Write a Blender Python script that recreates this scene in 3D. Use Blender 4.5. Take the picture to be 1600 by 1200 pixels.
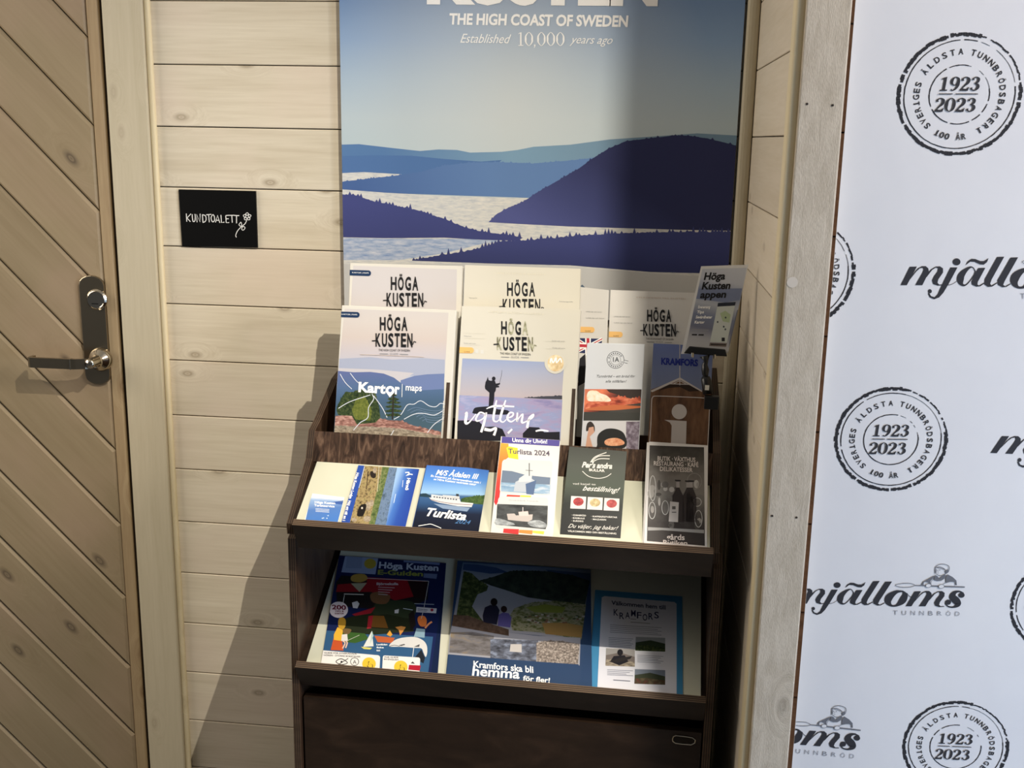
import bpy, bmesh, math, random
from mathutils import Vector as Ve, Matrix
from mathutils.geometry import tessellate_polygon
random.seed(7)
sc = bpy.context.scene
for o in list(bpy.data.objects): bpy.data.objects.remove(o)
C = sc.collection
# ------------------------------------------------------------------ camera
F, PIT, YAW, ROL, CZ, CD = 1671.58, 0.225844, 0.110891, 0.0188258, 1.45724, 1.96862
fw = Ve((-math.sin(YAW)*math.cos(PIT), math.cos(YAW)*math.cos(PIT), -math.sin(PIT)))
rt = Ve((math.cos(YAW), math.sin(YAW), 0)); up = rt.cross(fw)
r2 = math.cos(ROL)*rt + math.sin(ROL)*up; u2 = -math.sin(ROL)*rt + math.cos(ROL)*up
cam_d = bpy.data.cameras.new('camera'); cam = bpy.data.objects.new('camera', cam_d); C.objects.link(cam)
cam_d.sensor_width = 36; cam_d.lens = F/1600*36; cam_d.clip_start = .05
M = Matrix((r2, u2, -fw)).transposed().to_4x4(); M.translation = Ve((0, -CD, CZ)); cam.matrix_world = M
sc.camera = cam
CAM = Ve((0, -CD, CZ))
# ------------------------------------------------------------------ light
sc.view_settings.view_transform = 'Standard'; sc.view_settings.look = 'None'
sc.view_settings.gamma = 1; sc.view_settings.exposure = 0.0; sc.view_settings.use_curve_mapping = False
w = bpy.data.worlds.new('room_light'); sc.world = w; w.use_nodes = True
w.node_tree.nodes['Background'].inputs[0].default_value = (.93, .95, 1.0, 1)
w.node_tree.nodes['Background'].inputs[1].default_value = .085
def area(name, loc, target, size, power, col):
    d = bpy.data.lights.new(name, 'AREA'); d.shape = 'RECTANGLE'; d.size, d.size_y = size; d.energy = power; d.color = col
    o = bpy.data.objects.new(name, d); C.objects.link(o); o.location = loc
    o.rotation_euler = (Ve(target)-Ve(loc)).to_track_quat('-Z', 'Y').to_euler(); return o
LAMP = Ve((.27, -1.30, 2.40))
sd = bpy.data.lights.new('spot_bulb', 'SPOT'); sd.energy = 134; sd.color = (1, .92, .79); sd.shadow_soft_size = .0035
sd.spot_size = math.radians(78); sd.spot_blend = 1
so = bpy.data.objects.new('spot_bulb', sd); C.objects.link(so); so.location = LAMP
AIM = Ve((-.80, 0, .12))
so.rotation_euler = (AIM-LAMP).to_track_quat('-Z', 'Y').to_euler()
area('fill_light_warm', (2.3, -1.7, 2.5), (.9, -.47, 1.5), (.6, .6), 62, (1, .90, .83))  # unseen warm fill, added to brighten the upper banner
area('fill_light_left', (-2.5, -.75, 1.9), (.2, -.3, 1.2), (1.2, 1.2), 30, (1, .89, .76))  # added fill from the left, brightens the niche's side wall
area('fill_light_cool', (2.4, -2.0, .55), (.8, -.47, .45), (1.2, 1.2), 48, (.50, .70, 1.0))  # cool fill added for the lower banner; no window is built

# ------------------------------------------------------------------ helpers
def ray(px):
    v = r2*((px[0]-800)/F) + u2*((600-px[1])/F) + fw
    return v
class Pl:                                            # a plane in the room
    def __init__(s, p, n): s.p, s.n = Ve(p), Ve(n).normalized()
    def at(s, px):
        v = ray(px); return CAM + v*((s.p-CAM).dot(s.n)/v.dot(s.n))
    def off(s, d): return Pl(s.p + s.n*d, s.n)
DL = math.radians(1.5)
O0 = Ve((-.5385, -.385, 0)); U = Ve((math.cos(DL), -math.sin(DL), 0)); V = Ve((-math.sin(DL), -math.cos(DL), 0)); W = Ve((0, 0, 1))
def R(u, v, z): return O0 + U*u + V*v + W*z          # the rack's own frame: along, outwards, up
def rackplane(deg_from_horizontal, v, z):            # rises towards the wall
    b = math.radians(deg_from_horizontal)
    return Pl(R(0, v, z), V*math.sin(b) + W*math.cos(b))
def mesh_obj(name, verts, faces, mats, parent=None, midx=None, loc=None, smooth=False):
    me = bpy.data.meshes.new(name)
    off = Ve((0, 0, 0))
    if parent is not None:
        p = parent
        while p is not None: off = off + p.location; p = p.parent
        base = Ve((0, 0, 0))
    else:
        base = Ve(loc) if loc is not None else Ve((0, 0, 0))
    vs = [Ve(v)-off-base for v in verts]
    me.from_pydata([tuple(v) for v in vs], [], faces)
    if not isinstance(mats, (list, tuple)): mats = [mats]
    for m in mats: me.materials.append(m)
    if midx: me.polygons.foreach_set('material_index', midx)
    if smooth: me.polygons.foreach_set('use_smooth', [True]*len(faces))
    me.update()
    o = bpy.data.objects.new(name, me); C.objects.link(o)
    if parent is not None: o.parent = parent
    else: o.location = base
    return o
def empty(name, loc): 
    o = bpy.data.objects.new(name, None); C.objects.link(o); o.location = loc; o.empty_display_size = .05; return o
def tag(o, label=None, cat=None, group=None, kind=None):
    if label: o['label'] = label
    if cat: o['category'] = cat
    if group: o['group'] = group
    if kind: o['kind'] = kind
    return o
class MB:
    def __init__(s): s.v, s.f, s.m = [], [], []
    def add(s, vs, fs, m=0):
        b = len(s.v); s.v += [Ve(x) for x in vs]; s.f += [[i+b for i in f] for f in fs]; s.m += [m]*len(fs)
    def box8(s, c, m=0):   # 8 corners: bottom ring 0-3, top ring 4-7
        s.add(c, [(0, 3, 2, 1), (4, 5, 6, 7), (0, 1, 5, 4), (1, 2, 6, 5), (2, 3, 7, 6), (3, 0, 4, 7)], m)
    def box(s, a, b, m=0):
        (x0, y0, z0), (x1, y1, z1) = a, b
        s.box8([(x0, y0, z0), (x1, y0, z0), (x1, y1, z0), (x0, y1, z0), (x0, y0, z1), (x1, y0, z1), (x1, y1, z1), (x0, y1, z1)], m)
    def pbox(s, o, a, b, c, m=0):
        o, a, b, c = map(Ve, (o, a, b, c))
        s.box8([o, o+a, o+a+b, o+b, o+c, o+a+c, o+a+b+c, o+b+c], m)
    def prism(s, poly, t, m=0, mside=None):
        n = len(poly); poly = [Ve(p) for p in poly]; t = Ve(t)
        s.add(poly + [p+t for p in poly], [], m); b = len(s.v)-2*n
        for f, mm in ([list(range(n))[::-1], m], [list(range(n, 2*n)), m]): s.f.append([i+b for i in f]); s.m.append(mm)
        for i in range(n):
            j = (i+1) % n; s.f.append([b+i, b+j, b+n+j, b+n+i]); s.m.append(m if mside is None else mside)
    def ply(s, poly, t, layers=7):      # plywood panel: veneer faces (0), layered edges (1 light, 2 dark)
        poly = [Ve(p) for p in poly]; t = Ve(t); n = len(poly)
        rings = [[p + t*(k/layers) for p in poly] for k in range(layers+1)]
        b = len(s.v)
        for r in rings: s.v += r
        for k in range(layers):
            for i in range(n):
                j = (i+1) % n
                s.f.append([b+k*n+i, b+k*n+j, b+(k+1)*n+j, b+(k+1)*n+i]); s.m.append(1 if k % 2 == 0 else 2)
        s.f.append([b+i for i in range(n)][::-1]); s.m.append(0)
        s.f.append([b+layers*n+i for i in range(n)]); s.m.append(0)
    def tube(s, pts, r, seg=10, m=0, cap=True):
        pts = [Ve(p) for p in pts]; n = len(pts); b = len(s.v)
        rr = r if isinstance(r, (list, tuple)) else [r]*n
        prev = None
        for i, p in enumerate(pts):
            d = (pts[min(i+1, n-1)]-pts[max(i-1, 0)]).normalized()
            a = prev if prev is not None else (Ve((0, 0, 1)) if abs(d.z) < .9 else Ve((1, 0, 0)))
            x = d.cross(a).normalized(); y = x.cross(d).normalized(); prev = y
            for k in range(seg):
                t = 2*math.pi*k/seg; s.v.append(p + (x*math.cos(t)+y*math.sin(t))*rr[i])
        for i in range(n-1):
            for k in range(seg):
                k2 = (k+1) % seg; s.f.append([b+i*seg+k, b+i*seg+k2, b+(i+1)*seg+k2, b+(i+1)*seg+k]); s.m.append(m)
        if cap:
            s.f.append([b+k for k in range(seg)][::-1]); s.m.append(m)
            s.f.append([b+(n-1)*seg+k for k in range(seg)]); s.m.append(m)
    def build(s, name, mats, parent=None, loc=None, smooth=False):
        o = mesh_obj(name, s.v, s.f, mats, parent, s.m, loc, smooth)
        bm = bmesh.new(); bm.from_mesh(o.data); bmesh.ops.recalc_face_normals(bm, faces=bm.faces); bm.to_mesh(o.data); bm.free()
        return o
def bevel(o, wdt, seg=2):
    m = o.modifiers.new('bevel', 'BEVEL'); m.width = wdt; m.segments = seg; m.limit_method = 'ANGLE'; m.angle_limit = math.radians(35); return o

# ------------------------------------------------------------------ materials
def lin(c):
    return tuple(((x/255)/12.92 if x/255 <= .04045 else ((x/255+.055)/1.055)**2.4) for x in c)+(1,)
def newmat(name):
    m = bpy.data.materials.new(name); m.use_nodes = True; nt = m.node_tree; return m, nt, nt.nodes['Principled BSDF']
_flat = {}
def flat(c, rough=.55, spec=.3, metal=0, coat=0):
    k = (tuple(c), rough, spec, metal, coat)
    if k in _flat: return _flat[k]
    m, nt, b = newmat('plain_%02x%02x%02x' % tuple(int(x) for x in c))
    b.inputs['Base Color'].default_value = lin(c); b.inputs['Roughness'].default_value = rough
    b.inputs['Specular IOR Level'].default_value = spec; b.inputs['Metallic'].default_value = metal
    if coat: b.inputs['Coat Weight'].default_value = coat; b.inputs['Coat Roughness'].default_value = .15
    _flat[k] = m; return m
def N(nt, t, **kw):
    n = nt.nodes.new(t)
    for k, v in kw.items(): setattr(n, k, v)
    return n
def ramp(nt, stops, interp='LINEAR'):
    r = N(nt, 'ShaderNodeValToRGB'); cr = r.color_ramp; cr.interpolation = interp
    while len(cr.elements) < len(stops): cr.elements.new(.5)
    for e, (p, c) in zip(cr.elements, stops): e.position = p; e.color = c if len(c) == 4 else lin(c)
    return r
def noise_mat(name, cols, scale=30, stretch=(1, 1, 1), detail=6, rough=.45, distort=.3, lo=.3, hi=.7, bump=0, spec=.3, bands=False):
    m, nt, b = newmat(name)
    tc = N(nt, 'ShaderNodeTexCoord'); mp = N(nt, 'ShaderNodeMapping'); mp.inputs['Scale'].default_value = stretch
    nz = N(nt, 'ShaderNodeTexNoise'); nz.inputs['Scale'].default_value = scale; nz.inputs['Detail'].default_value = detail; nz.inputs['Distortion'].default_value = distort
    nz.inputs['Roughness'].default_value = .6
    n = len(cols); st = [(lo+(hi-lo)*i/max(1, n-1), c) for i, c in enumerate(cols)]
    r = ramp(nt, st, 'CONSTANT' if bands else 'LINEAR')
    L = nt.links.new
    L(tc.outputs['Object'], mp.inputs[0]); L(mp.outputs[0], nz.inputs[0]); L(nz.outputs[0], r.inputs[0]); L(r.outputs[0], b.inputs['Base Color'])
    b.inputs['Roughness'].default_value = rough; b.inputs['Specular IOR Level'].default_value = spec
    if bump:
        bp = N(nt, 'ShaderNodeBump'); bp.inputs['Strength'].default_value = bump; bp.inputs['Distance'].default_value = .002
        L(nz.outputs[0], bp.inputs['Height']); L(bp.outputs[0], b.inputs['Normal'])
    return m
def grad_mat(name, p0, p1, cols, rough=.45, spec=.3, base=(0, 0, 0), noise=0, nscale=40, nst=(1, 1, 1), stops=None):
    """printed colour gradient from point p0 to point p1 (room coordinates; base = where the object sits)"""
    m, nt, b = newmat(name); L = nt.links.new
    p0, p1 = Ve(p0)-Ve(base), Ve(p1)-Ve(base); d = p1-p0; k = d/d.length_squared
    tc = N(nt, 'ShaderNodeTexCoord'); dp = N(nt, 'ShaderNodeVectorMath', operation='DOT_PRODUCT'); dp.inputs[1].default_value = k
    sb = N(nt, 'ShaderNodeMath', operation='SUBTRACT'); sb.inputs[1].default_value = p0.dot(k)
    L(tc.outputs['Object'], dp.inputs[0]); L(dp.outputs['Value'], sb.inputs[0]); out = sb.outputs[0]
    if noise:
        mp = N(nt, 'ShaderNodeMapping'); mp.inputs['Scale'].default_value = nst
        nz = N(nt, 'ShaderNodeTexNoise'); nz.inputs['Scale'].default_value = nscale; nz.inputs['Detail'].default_value = 6
        ma = N(nt, 'ShaderNodeMath', operation='MULTIPLY_ADD'); ma.inputs[1].default_value = noise; 
        s2 = N(nt, 'ShaderNodeMath', operation='SUBTRACT'); s2.inputs[1].default_value = .5
        L(tc.outputs['Object'], mp.inputs[0]); L(mp.outputs[0], nz.inputs[0]); L(nz.outputs[0], s2.inputs[0]); L(s2.outputs[0], ma.inputs[0]); L(out, ma.inputs[2]); out = ma.outputs[0]
    n = len(cols); r = ramp(nt, [((stops[i] if stops else i/(n-1)), c) for i, c in enumerate(cols)])
    L(out, r.inputs[0]); L(r.outputs[0], b.inputs['Base Color'])
    b.inputs['Roughness'].default_value = rough; b.inputs['Specular IOR Level'].default_value = spec
    return m
def wood(name, c1, c2, ck, axis='X', grain=34, rough=.6, knots=.5, rot=None, bump=.25, stretch=.06, kscale=10, blotch=None, kden=.5, flatax=1):
    """planed softwood: streaks along axis, a few knots with rings round them"""
    m, nt, b = newmat(name); L = nt.links.new
    tc = N(nt, 'ShaderNodeTexCoord'); oi = N(nt, 'ShaderNodeObjectInfo')
    mul = N(nt, 'ShaderNodeVectorMath', operation='SCALE'); mul.inputs[0].default_value = (3.1, 1.7, 5.3)
    L(oi.outputs['Random'], mul.inputs['Scale'])
    rotn = N(nt, 'ShaderNodeMapping'); rotn.vector_type = 'POINT'
    if rot: rotn.inputs['Rotation'].default_value = rot
    L(tc.outputs['Object'], rotn.inputs[0])
    ad = N(nt, 'ShaderNodeVectorMath', operation='ADD'); L(rotn.outputs[0], ad.inputs[0]); L(mul.outputs[0], ad.inputs[1])
    i = 'XYZ'.index(axis); s = [1, 1, 1]; s[i] = stretch; ks = [1, 1, 1]; ks[i] = .5; ks[flatax] = 0
    # knots
    kmp = N(nt, 'ShaderNodeMapping'); kmp.inputs['Scale'].default_value = ks; L(ad.outputs[0], kmp.inputs[0])
    ksep = N(nt, 'ShaderNodeSeparateXYZ'); kcom = N(nt, 'ShaderNodeCombineXYZ'); L(kmp.outputs[0], ksep.inputs[0])
    a_ = [q for q in range(3) if q != flatax]; L(ksep.outputs[a_[0]], kcom.inputs[0]); L(ksep.outputs[a_[1]], kcom.inputs[1]); kmp = kcom
    vo = N(nt, 'ShaderNodeTexVoronoi'); vo.voronoi_dimensions = '2D'; vo.inputs['Scale'].default_value = kscale; vo.inputs['Randomness'].default_value = 1; L(kmp.outputs[0], vo.inputs['Vector'])
    sep = N(nt, 'ShaderNodeSeparateColor'); L(vo.outputs['Color'], sep.inputs[0])
    has = N(nt, 'ShaderNodeMath', operation='LESS_THAN'); has.inputs[1].default_value = kden; L(sep.outputs[0], has.inputs[0])
    kr = ramp(nt, [(0, (.9, .9, .9, 1)), (.02, (.45, .45, .45, 1)), (.035, (1, 1, 1, 1)), (.06, (.5, .5, .5, 1)), (.095, (0, 0, 0, 1))]); L(vo.outputs['Distance'], kr.inputs[0])
    kr2 = ramp(nt, [(0, (1, 1, 1, 1)), (.28, (0, 0, 0, 1))]); L(vo.outputs['Distance'], kr2.inputs[0])
    km = N(nt, 'ShaderNodeMath', operation='MULTIPLY'); L(kr.outputs[0], km.inputs[0]); L(has.outputs[0], km.inputs[1])
    k2 = N(nt, 'ShaderNodeMath', operation='MULTIPLY'); L(kr2.outputs[0], k2.inputs[0]); L(has.outputs[0], k2.inputs[1])
    # grain, pushed aside by the knots
    sv = [0, 0, 0]; sv[(i+2) % 3] = .05; sv[(i+1) % 3] = .05
    ps = N(nt, 'ShaderNodeVectorMath', operation='SCALE'); ps.inputs[0].default_value = sv; L(k2.outputs[0], ps.inputs['Scale'])
    a2 = N(nt, 'ShaderNodeVectorMath', operation='ADD'); L(ad.outputs[0], a2.inputs[0]); L(ps.outputs[0], a2.inputs[1])
    mp = N(nt, 'ShaderNodeMapping'); mp.inputs['Scale'].default_value = s; L(a2.outputs[0], mp.inputs[0])
    nz = N(nt, 'ShaderNodeTexNoise'); nz.inputs['Scale'].default_value = grain; nz.inputs['Detail'].default_value = 7; nz.inputs['Roughness'].default_value = .62; nz.inputs['Distortion'].default_value = .6
    L(mp.outputs[0], nz.inputs[0])
    nf = N(nt, 'ShaderNodeTexNoise'); nf.inputs['Scale'].default_value = grain*9; nf.inputs['Detail'].default_value = 4; L(mp.outputs[0], nf.inputs[0])
    mx0 = N(nt, 'ShaderNodeMath', operation='MULTIPLY_ADD'); mx0.inputs[1].default_value = .35; L(nf.outputs[0], mx0.inputs[0])
    m7 = N(nt, 'ShaderNodeMath', operation='MULTIPLY'); m7.inputs[1].default_value = .65; L(nz.outputs[0], m7.inputs[0]); L(m7.outputs[0], mx0.inputs[2])
    r = ramp(nt, [(.36, c2), (.62, c1)]); L(mx0.outputs[0], r.inputs[0])
    col = r.outputs[0]
    # each board a little lighter or darker
    hv = N(nt, 'ShaderNodeHueSaturation'); mr = N(nt, 'ShaderNodeMapRange'); mr.inputs['To Min'].default_value = .93; mr.inputs['To Max'].default_value = 1.05
    L(oi.outputs['Random'], mr.inputs[0]); L(mr.outputs[0], hv.inputs['Value']); L(col, hv.inputs['Color']); col = hv.outputs[0]
    if blotch:
        nb = N(nt, 'ShaderNodeTexNoise'); nb.inputs['Scale'].default_value = 5; nb.inputs['Detail'].default_value = 3; L(ad.outputs[0], nb.inputs[0])
        rb = ramp(nt, [(.45, (0, 0, 0, 1)), (.7, (.55, .55, .55, 1))]); L(nb.outputs[0], rb.inputs[0])
        mb = N(nt, 'ShaderNodeMix', data_type='RGBA'); L(rb.outputs[0], mb.inputs['Factor']); L(col, mb.inputs[6]); mb.inputs[7].default_value = lin(blotch); col = mb.outputs[2]
    kf = N(nt, 'ShaderNodeMath', operation='MULTIPLY'); kf.inputs[1].default_value = knots; L(km.outputs[0], kf.inputs[0])
    mk = N(nt, 'ShaderNodeMix', data_type='RGBA'); L(kf.outputs[0], mk.inputs['Factor']); L(col, mk.inputs[6]); mk.inputs[7].default_value = lin(ck)
    L(mk.outputs[2], b.inputs['Base Color']); b.inputs['Roughness'].default_value = rough; b.inputs['Specular IOR Level'].default_value = .3
    bp = N(nt, 'ShaderNodeBump'); bp.inputs['Strength'].default_value = bump; bp.inputs['Distance'].default_value = .0015
    L(mx0.outputs[0], bp.inputs['Height']); L(bp.outputs[0], b.inputs['Normal'])
    return m
PINE = wood('whitewashed_pine', (226, 216, 194), (208, 196, 172), (146, 130, 106), 'X', 26, knots=.7, stretch=.045, blotch=(222, 206, 188))
PINEY = wood('whitewashed_pine_side', (218, 206, 186), (208, 195, 172), (160, 144, 122), 'Y', 24, knots=.6, flatax=0, stretch=.05)
PINEZ = wood('painted_trim', (190, 180, 156), (181, 171, 146), (160, 146, 124), 'Z', 26, knots=.5, bump=.3)
BEADM = wood('pine_bead', (226, 212, 178), (214, 198, 160), (160, 140, 110), 'Z', 26, knots=.2)
POSTM = wood('rough_sawn_board', (208, 197, 178), (184, 172, 152), (120, 108, 92), 'Z', 70, knots=.5, bump=.9, stretch=.3)
DOORM = wood('pine_door_boards', (150, 134, 106), (138, 122, 94), (76, 64, 52), 'X', 14, knots=.8, rot=(0, math.radians(-45.9), 0), kscale=8, blotch=(156, 134, 112), kden=.5)
DOORZ = wood('pine_door_stile', (164, 144, 112), (144, 122, 92), (110, 84, 60), 'Z', 22, knots=.6)
BWALL = wood('brown_pine', (176, 136, 108), (150, 112, 86), (100, 74, 56), 'X', 22, knots=.5)
DARK = noise_mat('dark_gap', [(30, 24, 18), (36, 28, 20)], rough=.9)
VEN = noise_mat('stained_veneer', [(38, 26, 19), (60, 43, 31), (82, 62, 46)], 30, (1, 1, .25), 8, .42, .8, .3, .72, .15)
VENV = noise_mat('stained_veneer_streaked', [(40, 28, 21), (72, 53, 41), (112, 88, 70)], 95, (1.3, 1, .13), 9, .5, 1.0, .34, .68, .2)
VENH = noise_mat('stained_veneer_dull', [(30, 21, 15), (40, 29, 21), (54, 40, 30)], 22, (.35, 1, 1), 7, .38, .9, .3, .75, .1)
PL1 = noise_mat('ply_edge_light', [(88, 71, 54), (112, 92, 72)], 60, (.1, .1, 1), rough=.6)
PL2 = noise_mat('ply_edge_dark', [(42, 31, 23), (60, 46, 35)], 60, (.1, .1, 1), rough=.6)
PLD1 = noise_mat('ply_edge_stained_light', [(70, 54, 40), (88, 70, 54)], 60, (.1, .1, 1), rough=.6)
PLD2 = noise_mat('ply_edge_stained_dark', [(34, 24, 18), (46, 34, 26)], 60, (.1, .1, 1), rough=.6)
CREAM = noise_mat('cream_liner', [(204, 204, 182), (212, 211, 190)], 8, rough=.5)
PAPER = flat((240, 238, 228), .5); PAPERG = flat((226, 224, 218), .45); INK = flat((26, 26, 26), .4)
STEEL, nt_, b_ = newmat('satin_nickel')
b_.inputs['Base Color'].default_value = (.34, .29, .21, 1); b_.inputs['Metallic'].default_value = 1; b_.inputs['Roughness'].default_value = .28
CHROME, nt_, b_ = newmat('polished_nickel')
b_.inputs['Base Color'].default_value = (.55, .50, .41, 1); b_.inputs['Metallic'].default_value = 1; b_.inputs['Roughness'].default_value = .12
BLACKP = flat((18, 18, 18), .35, .5)
# ------------------------------------------------------------------ setting
def inset(poly, d):
    n = len(poly); out = []
    area2 = sum(poly[i][0]*poly[(i+1) % n][1]-poly[(i+1) % n][0]*poly[i][1] for i in range(n)); sg = 1 if area2 > 0 else -1
    for i in range(n):
        p, q, r = poly[i-1], poly[i], poly[(i+1) % n]
        def nrm(a, b):
            dx, dy = b[0]-a[0], b[1]-a[1]; l = math.hypot(dx, dy); return (-dy/l*sg, dx/l*sg)
        n1, n2 = nrm(p, q), nrm(q, r); k = 1+n1[0]*n2[0]+n1[1]*n2[1]
        out.append((q[0]+d*(n1[0]+n2[0])/k, q[1]+d*(n1[1]+n2[1])/k))
    return out
def board(name, poly, fn, depth, bev, mat, parent):
    """board of outline poly (2D); fn(a, b, d) gives the room point, d = distance behind the face"""
    mb = MB(); n = len(poly); ins = inset(poly, bev)
    vs = [fn(a, b, depth) for a, b in poly]+[fn(a, b, bev) for a, b in poly]+[fn(a, b, 0) for a, b in ins]
    fs = [list(range(n)), list(range(2*n, 3*n))]
    for i in range(n):
        j = (i+1) % n; fs += [[i, j, n+j, n+i], [n+i, n+j, 2*n+j, 2*n+i]]
    mb.add(vs, fs); return mb.build(name, mat, parent)
def struct(o): o['kind'] = 'structure'; return o
PZ = .1116
# floor and ceiling
mb = MB(); mb.box((-2.2, -3.4, -.05), (2.2, .06, 0)); struct(mb.build('floor', noise_mat('grey_floor', [(92, 88, 84), (112, 108, 102)], 6, rough=.5)))
mb = MB(); mb.box((-2.2, -3.4, 2.75), (2.2, .06, 2.80)); struct(mb.build('ceiling', flat((215, 210, 200), .8)))
# back wall
wb = empty('wall_back', (-.9, 0, 0)); struct(wb)
mb = MB(); mb.box((-2.2, .0135, 0), (.25, .05, 2.75)); mb.build('backing', DARK, wb)
for k in range(-10, 17):
    z1 = 1.69-PZ*k+.0; z0 = z1-PZ
    z0 = max(z0, 0.0); z1 = min(z1, 2.75)
    if z1-z0 < .03: continue
    g = .0009
    board('plank', [(-.93, z0+g), (.2, z0+g), (.2, z1-g), (-.93, z1-g)], lambda a, b, d: (a, d, b), .012, .0012, PINE, wb)
# side wall of the niche
ws = empty('wall_side', (.1966, 0, 0)); struct(ws)
mb = MB(); mb.box((.2096, -.462, 0), (.225, 0, 2.75)); mb.build('backing', DARK, ws)
for k in range(-10, 17):
    z1 = 1.69-PZ*k; z0 = z1-PZ; z0 = max(z0, 0.0); z1 = min(z1, 2.75)
    if z1-z0 < .03: continue
    g = .0008
    board('plank', [(-.468, z0+g), (0, z0+g), (0, z1-g), (-.468, z1-g)], lambda a, b, d: (.1966+d, a, b), .012, .0010, PINEY, ws)
# wall behind the banner, boards stained brown
wr = empty('wall_right', (.3, -.465, 0)); struct(wr)
mb = MB(); mb.box((.23, -.452, 0), (2.2, -.43, 2.75)); mb.build('backing', DARK, wr)
for k in range(-8, 12):
    z1 = 1.6106-.138*k; z0 = z1-.138; z0 = max(z0, 0); z1 = min(z1, 2.75)
    if z1-z0 < .03: continue
    board('plank', [(.23, z0+.001), (2.2, z0+.001), (2.2, z1-.001), (.23, z1-.001)], lambda a, b, d: (a, -.465+d, b), .012, .0015, BWALL, wr)
# trims
mb = MB(); mb.box((-.982, -.018, 0), (-.9055, .012, 2.75)); bevel(struct(mb.build('trim_1', PINEZ)), .002)
def quarter(name, x0, x1, y0, y1, mat):
    mb = MB(); mb.box((x0, y0, 0), (x1, y1, 2.75)); return bevel(struct(mb.build(name, mat)), min(x1-x0, y1-y0)*.4, 3)
quarter('trim_2', -.9055, -.895, -.012, 0, BEADM)
quarter('trim_3', .1735, .1966, -.022, 0, PINEZ)
# post: rounded bead, then the wide board
mb = MB(); mb.box((.1935, -.486, 0), (.207, -.455, 2.75)); bevel(struct(mb.build('trim_4', BEADM)), .004, 3)
mb = MB(); mb.box((.2055, -.493, 0), (.2625, -.462, 2.75)); bevel(struct(mb.build('trim_5', POSTM)), .002)
# nail heads and a dent in the post board
pp = Pl((0, -.4932, 0), (0, -1, 0))
def disc(name, c, r, mat, parent, n=(0, -1, 0), seg=12, th=.0006, sx=1):
    mb = MB(); n = Ve(n).normalized(); x = n.cross(Ve((0, 0, 1))).normalized(); y = x.cross(n)
    ring = [Ve(c)+(x*math.cos(t*2*math.pi/seg)*sx+y*math.sin(t*2*math.pi/seg))*r for t in range(seg)]
    mb.prism(ring, n*th); return mb.build(name, mat, parent)
post = bpy.data.objects['trim_5']
for p in ((1261, 162.5), (1301, 164.5), (1206.5, 806), (1244.5, 808.5)):
    disc('nail_head', pp.at(p), .0016, flat((50, 42, 36)), post)
disc('dent', pp.at((1238, 441)), .0075, flat((205, 196, 182), .8), post, th=.0003)
# door: vertical stile, diagonal boards
dr = empty('door_1', (-1.4, -.012, 0)); struct(dr)
mb = MB(); mb.box((-1.95, .002, .01), (-.9925, .03, 2.1)); mb.build('core', DARK, dr)
board('stile', [(-1.0150, .01), (-.9925, .01), (-.9925, 2.1), (-1.0150, 2.1)], lambda a, b, d: (a, -.012+d, b), .02, .0022, DOORZ, dr)
mb = MB(); mb.box((-.9925, -.003, .01), (-.982, .012, 2.1)); mb.build('rebate', flat((58, 48, 38), .7), dr)
XL, XR, SL, ST = -1.95, -1.0165, -1.03, .1582
def clipz(poly, zmin, zmax):
    for sgn, lim in ((1, zmin), (-1, -zmax)):
        out = []
        for i in range(len(poly)):
            p, q = poly[i], poly[(i+1) % len(poly)]; a, b = sgn*p[1]-lim, sgn*q[1]-lim
            if a >= 0: out.append(p)
            if (a >= 0) != (b >= 0):
                t = a/(a-b); out.append((p[0]+(q[0]-p[0])*t, p[1]+(q[1]-p[1])*t))
        poly = out
        if not poly: break
    return poly
for k in range(-14, 12):
    zt = 1.534-ST*k; zb = zt-ST; g = .0016
    f = lambda x, z: z+SL*(x+.93)
    poly = [(XL, f(XL, zb)+g), (XR, f(XR, zb)+g), (XR, f(XR, zt)-g), (XL, f(XL, zt)-g)]
    poly = clipz(poly, .01, 2.1)
    if len(poly) >= 3 and (max(p[1] for p in poly)-min(p[1] for p in poly)) > .03:
        clean = [p for i, p in enumerate(poly) if math.hypot(p[0]-poly[i-1][0], p[1]-poly[i-1][1]) > .006]
        if len(clean) >= 3: board('plank', clean, lambda a, b, d: (a, -.012+d, b), .014, .0052, DOORM, dr)
# door furniture
DP = Pl((0, -.012, 0), (0, -1, 0))
pc = DP.at((147.5, 430)); pb = DP.at((156, 600)); cx = -1.0387
ztop, zbot, hw = pc.z, pb.z, .0255
out = []
for cz, a0 in ((ztop-.018, 0), (zbot+.018, 180)):
    for i in range(9):
        t = math.radians(a0+180*i/8); out.append((cx+math.cos(t)*hw, cz+math.sin(t)*.018))
mb = MB(); mb.prism([(a, -.0125, b) for a, b in out], (0, -.006, 0)); plate = bevel(mb.build('lock_plate', STEEL, dr), .0015)
plate['label'] = 'satin metal lock plate'
def lathe(mb, c, prof, axis=(0, -1, 0), seg=28):
    axis = Ve(axis).normalized(); x = axis.cross(Ve((0, 0, 1))).normalized(); y = x.cross(axis); b = len(mb.v)
    for d, r in prof:
        for k in range(seg):
            t = 2*math.pi*k/seg; mb.v.append(Ve(c)+axis*d+(x*math.cos(t)+y*math.sin(t))*r)
    for i in range(len(prof)-1):
        for k in range(seg):
            k2 = (k+1) % seg; mb.f.append([b+i*seg+k, b+i*seg+k2, b+(i+1)*seg+k2, b+(i+1)*seg+k]); mb.m.append(0)
    mb.f.append([b+(len(prof)-1)*seg+k for k in range(seg)]); mb.m.append(0)
c1 = Pl((0, -.02, 0), (0, -1, 0)).at((152, 468)); c2 = Pl((0, -.03, 0), (0, -1, 0)).at((154, 563))
mb = MB(); lathe(mb, (c1.x, -.0185, c1.z), [(0, .0205), (.004, .0205), (.007, .0175), (.0075, .0165), (.007, .0150), (.0070, .002)])
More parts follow.
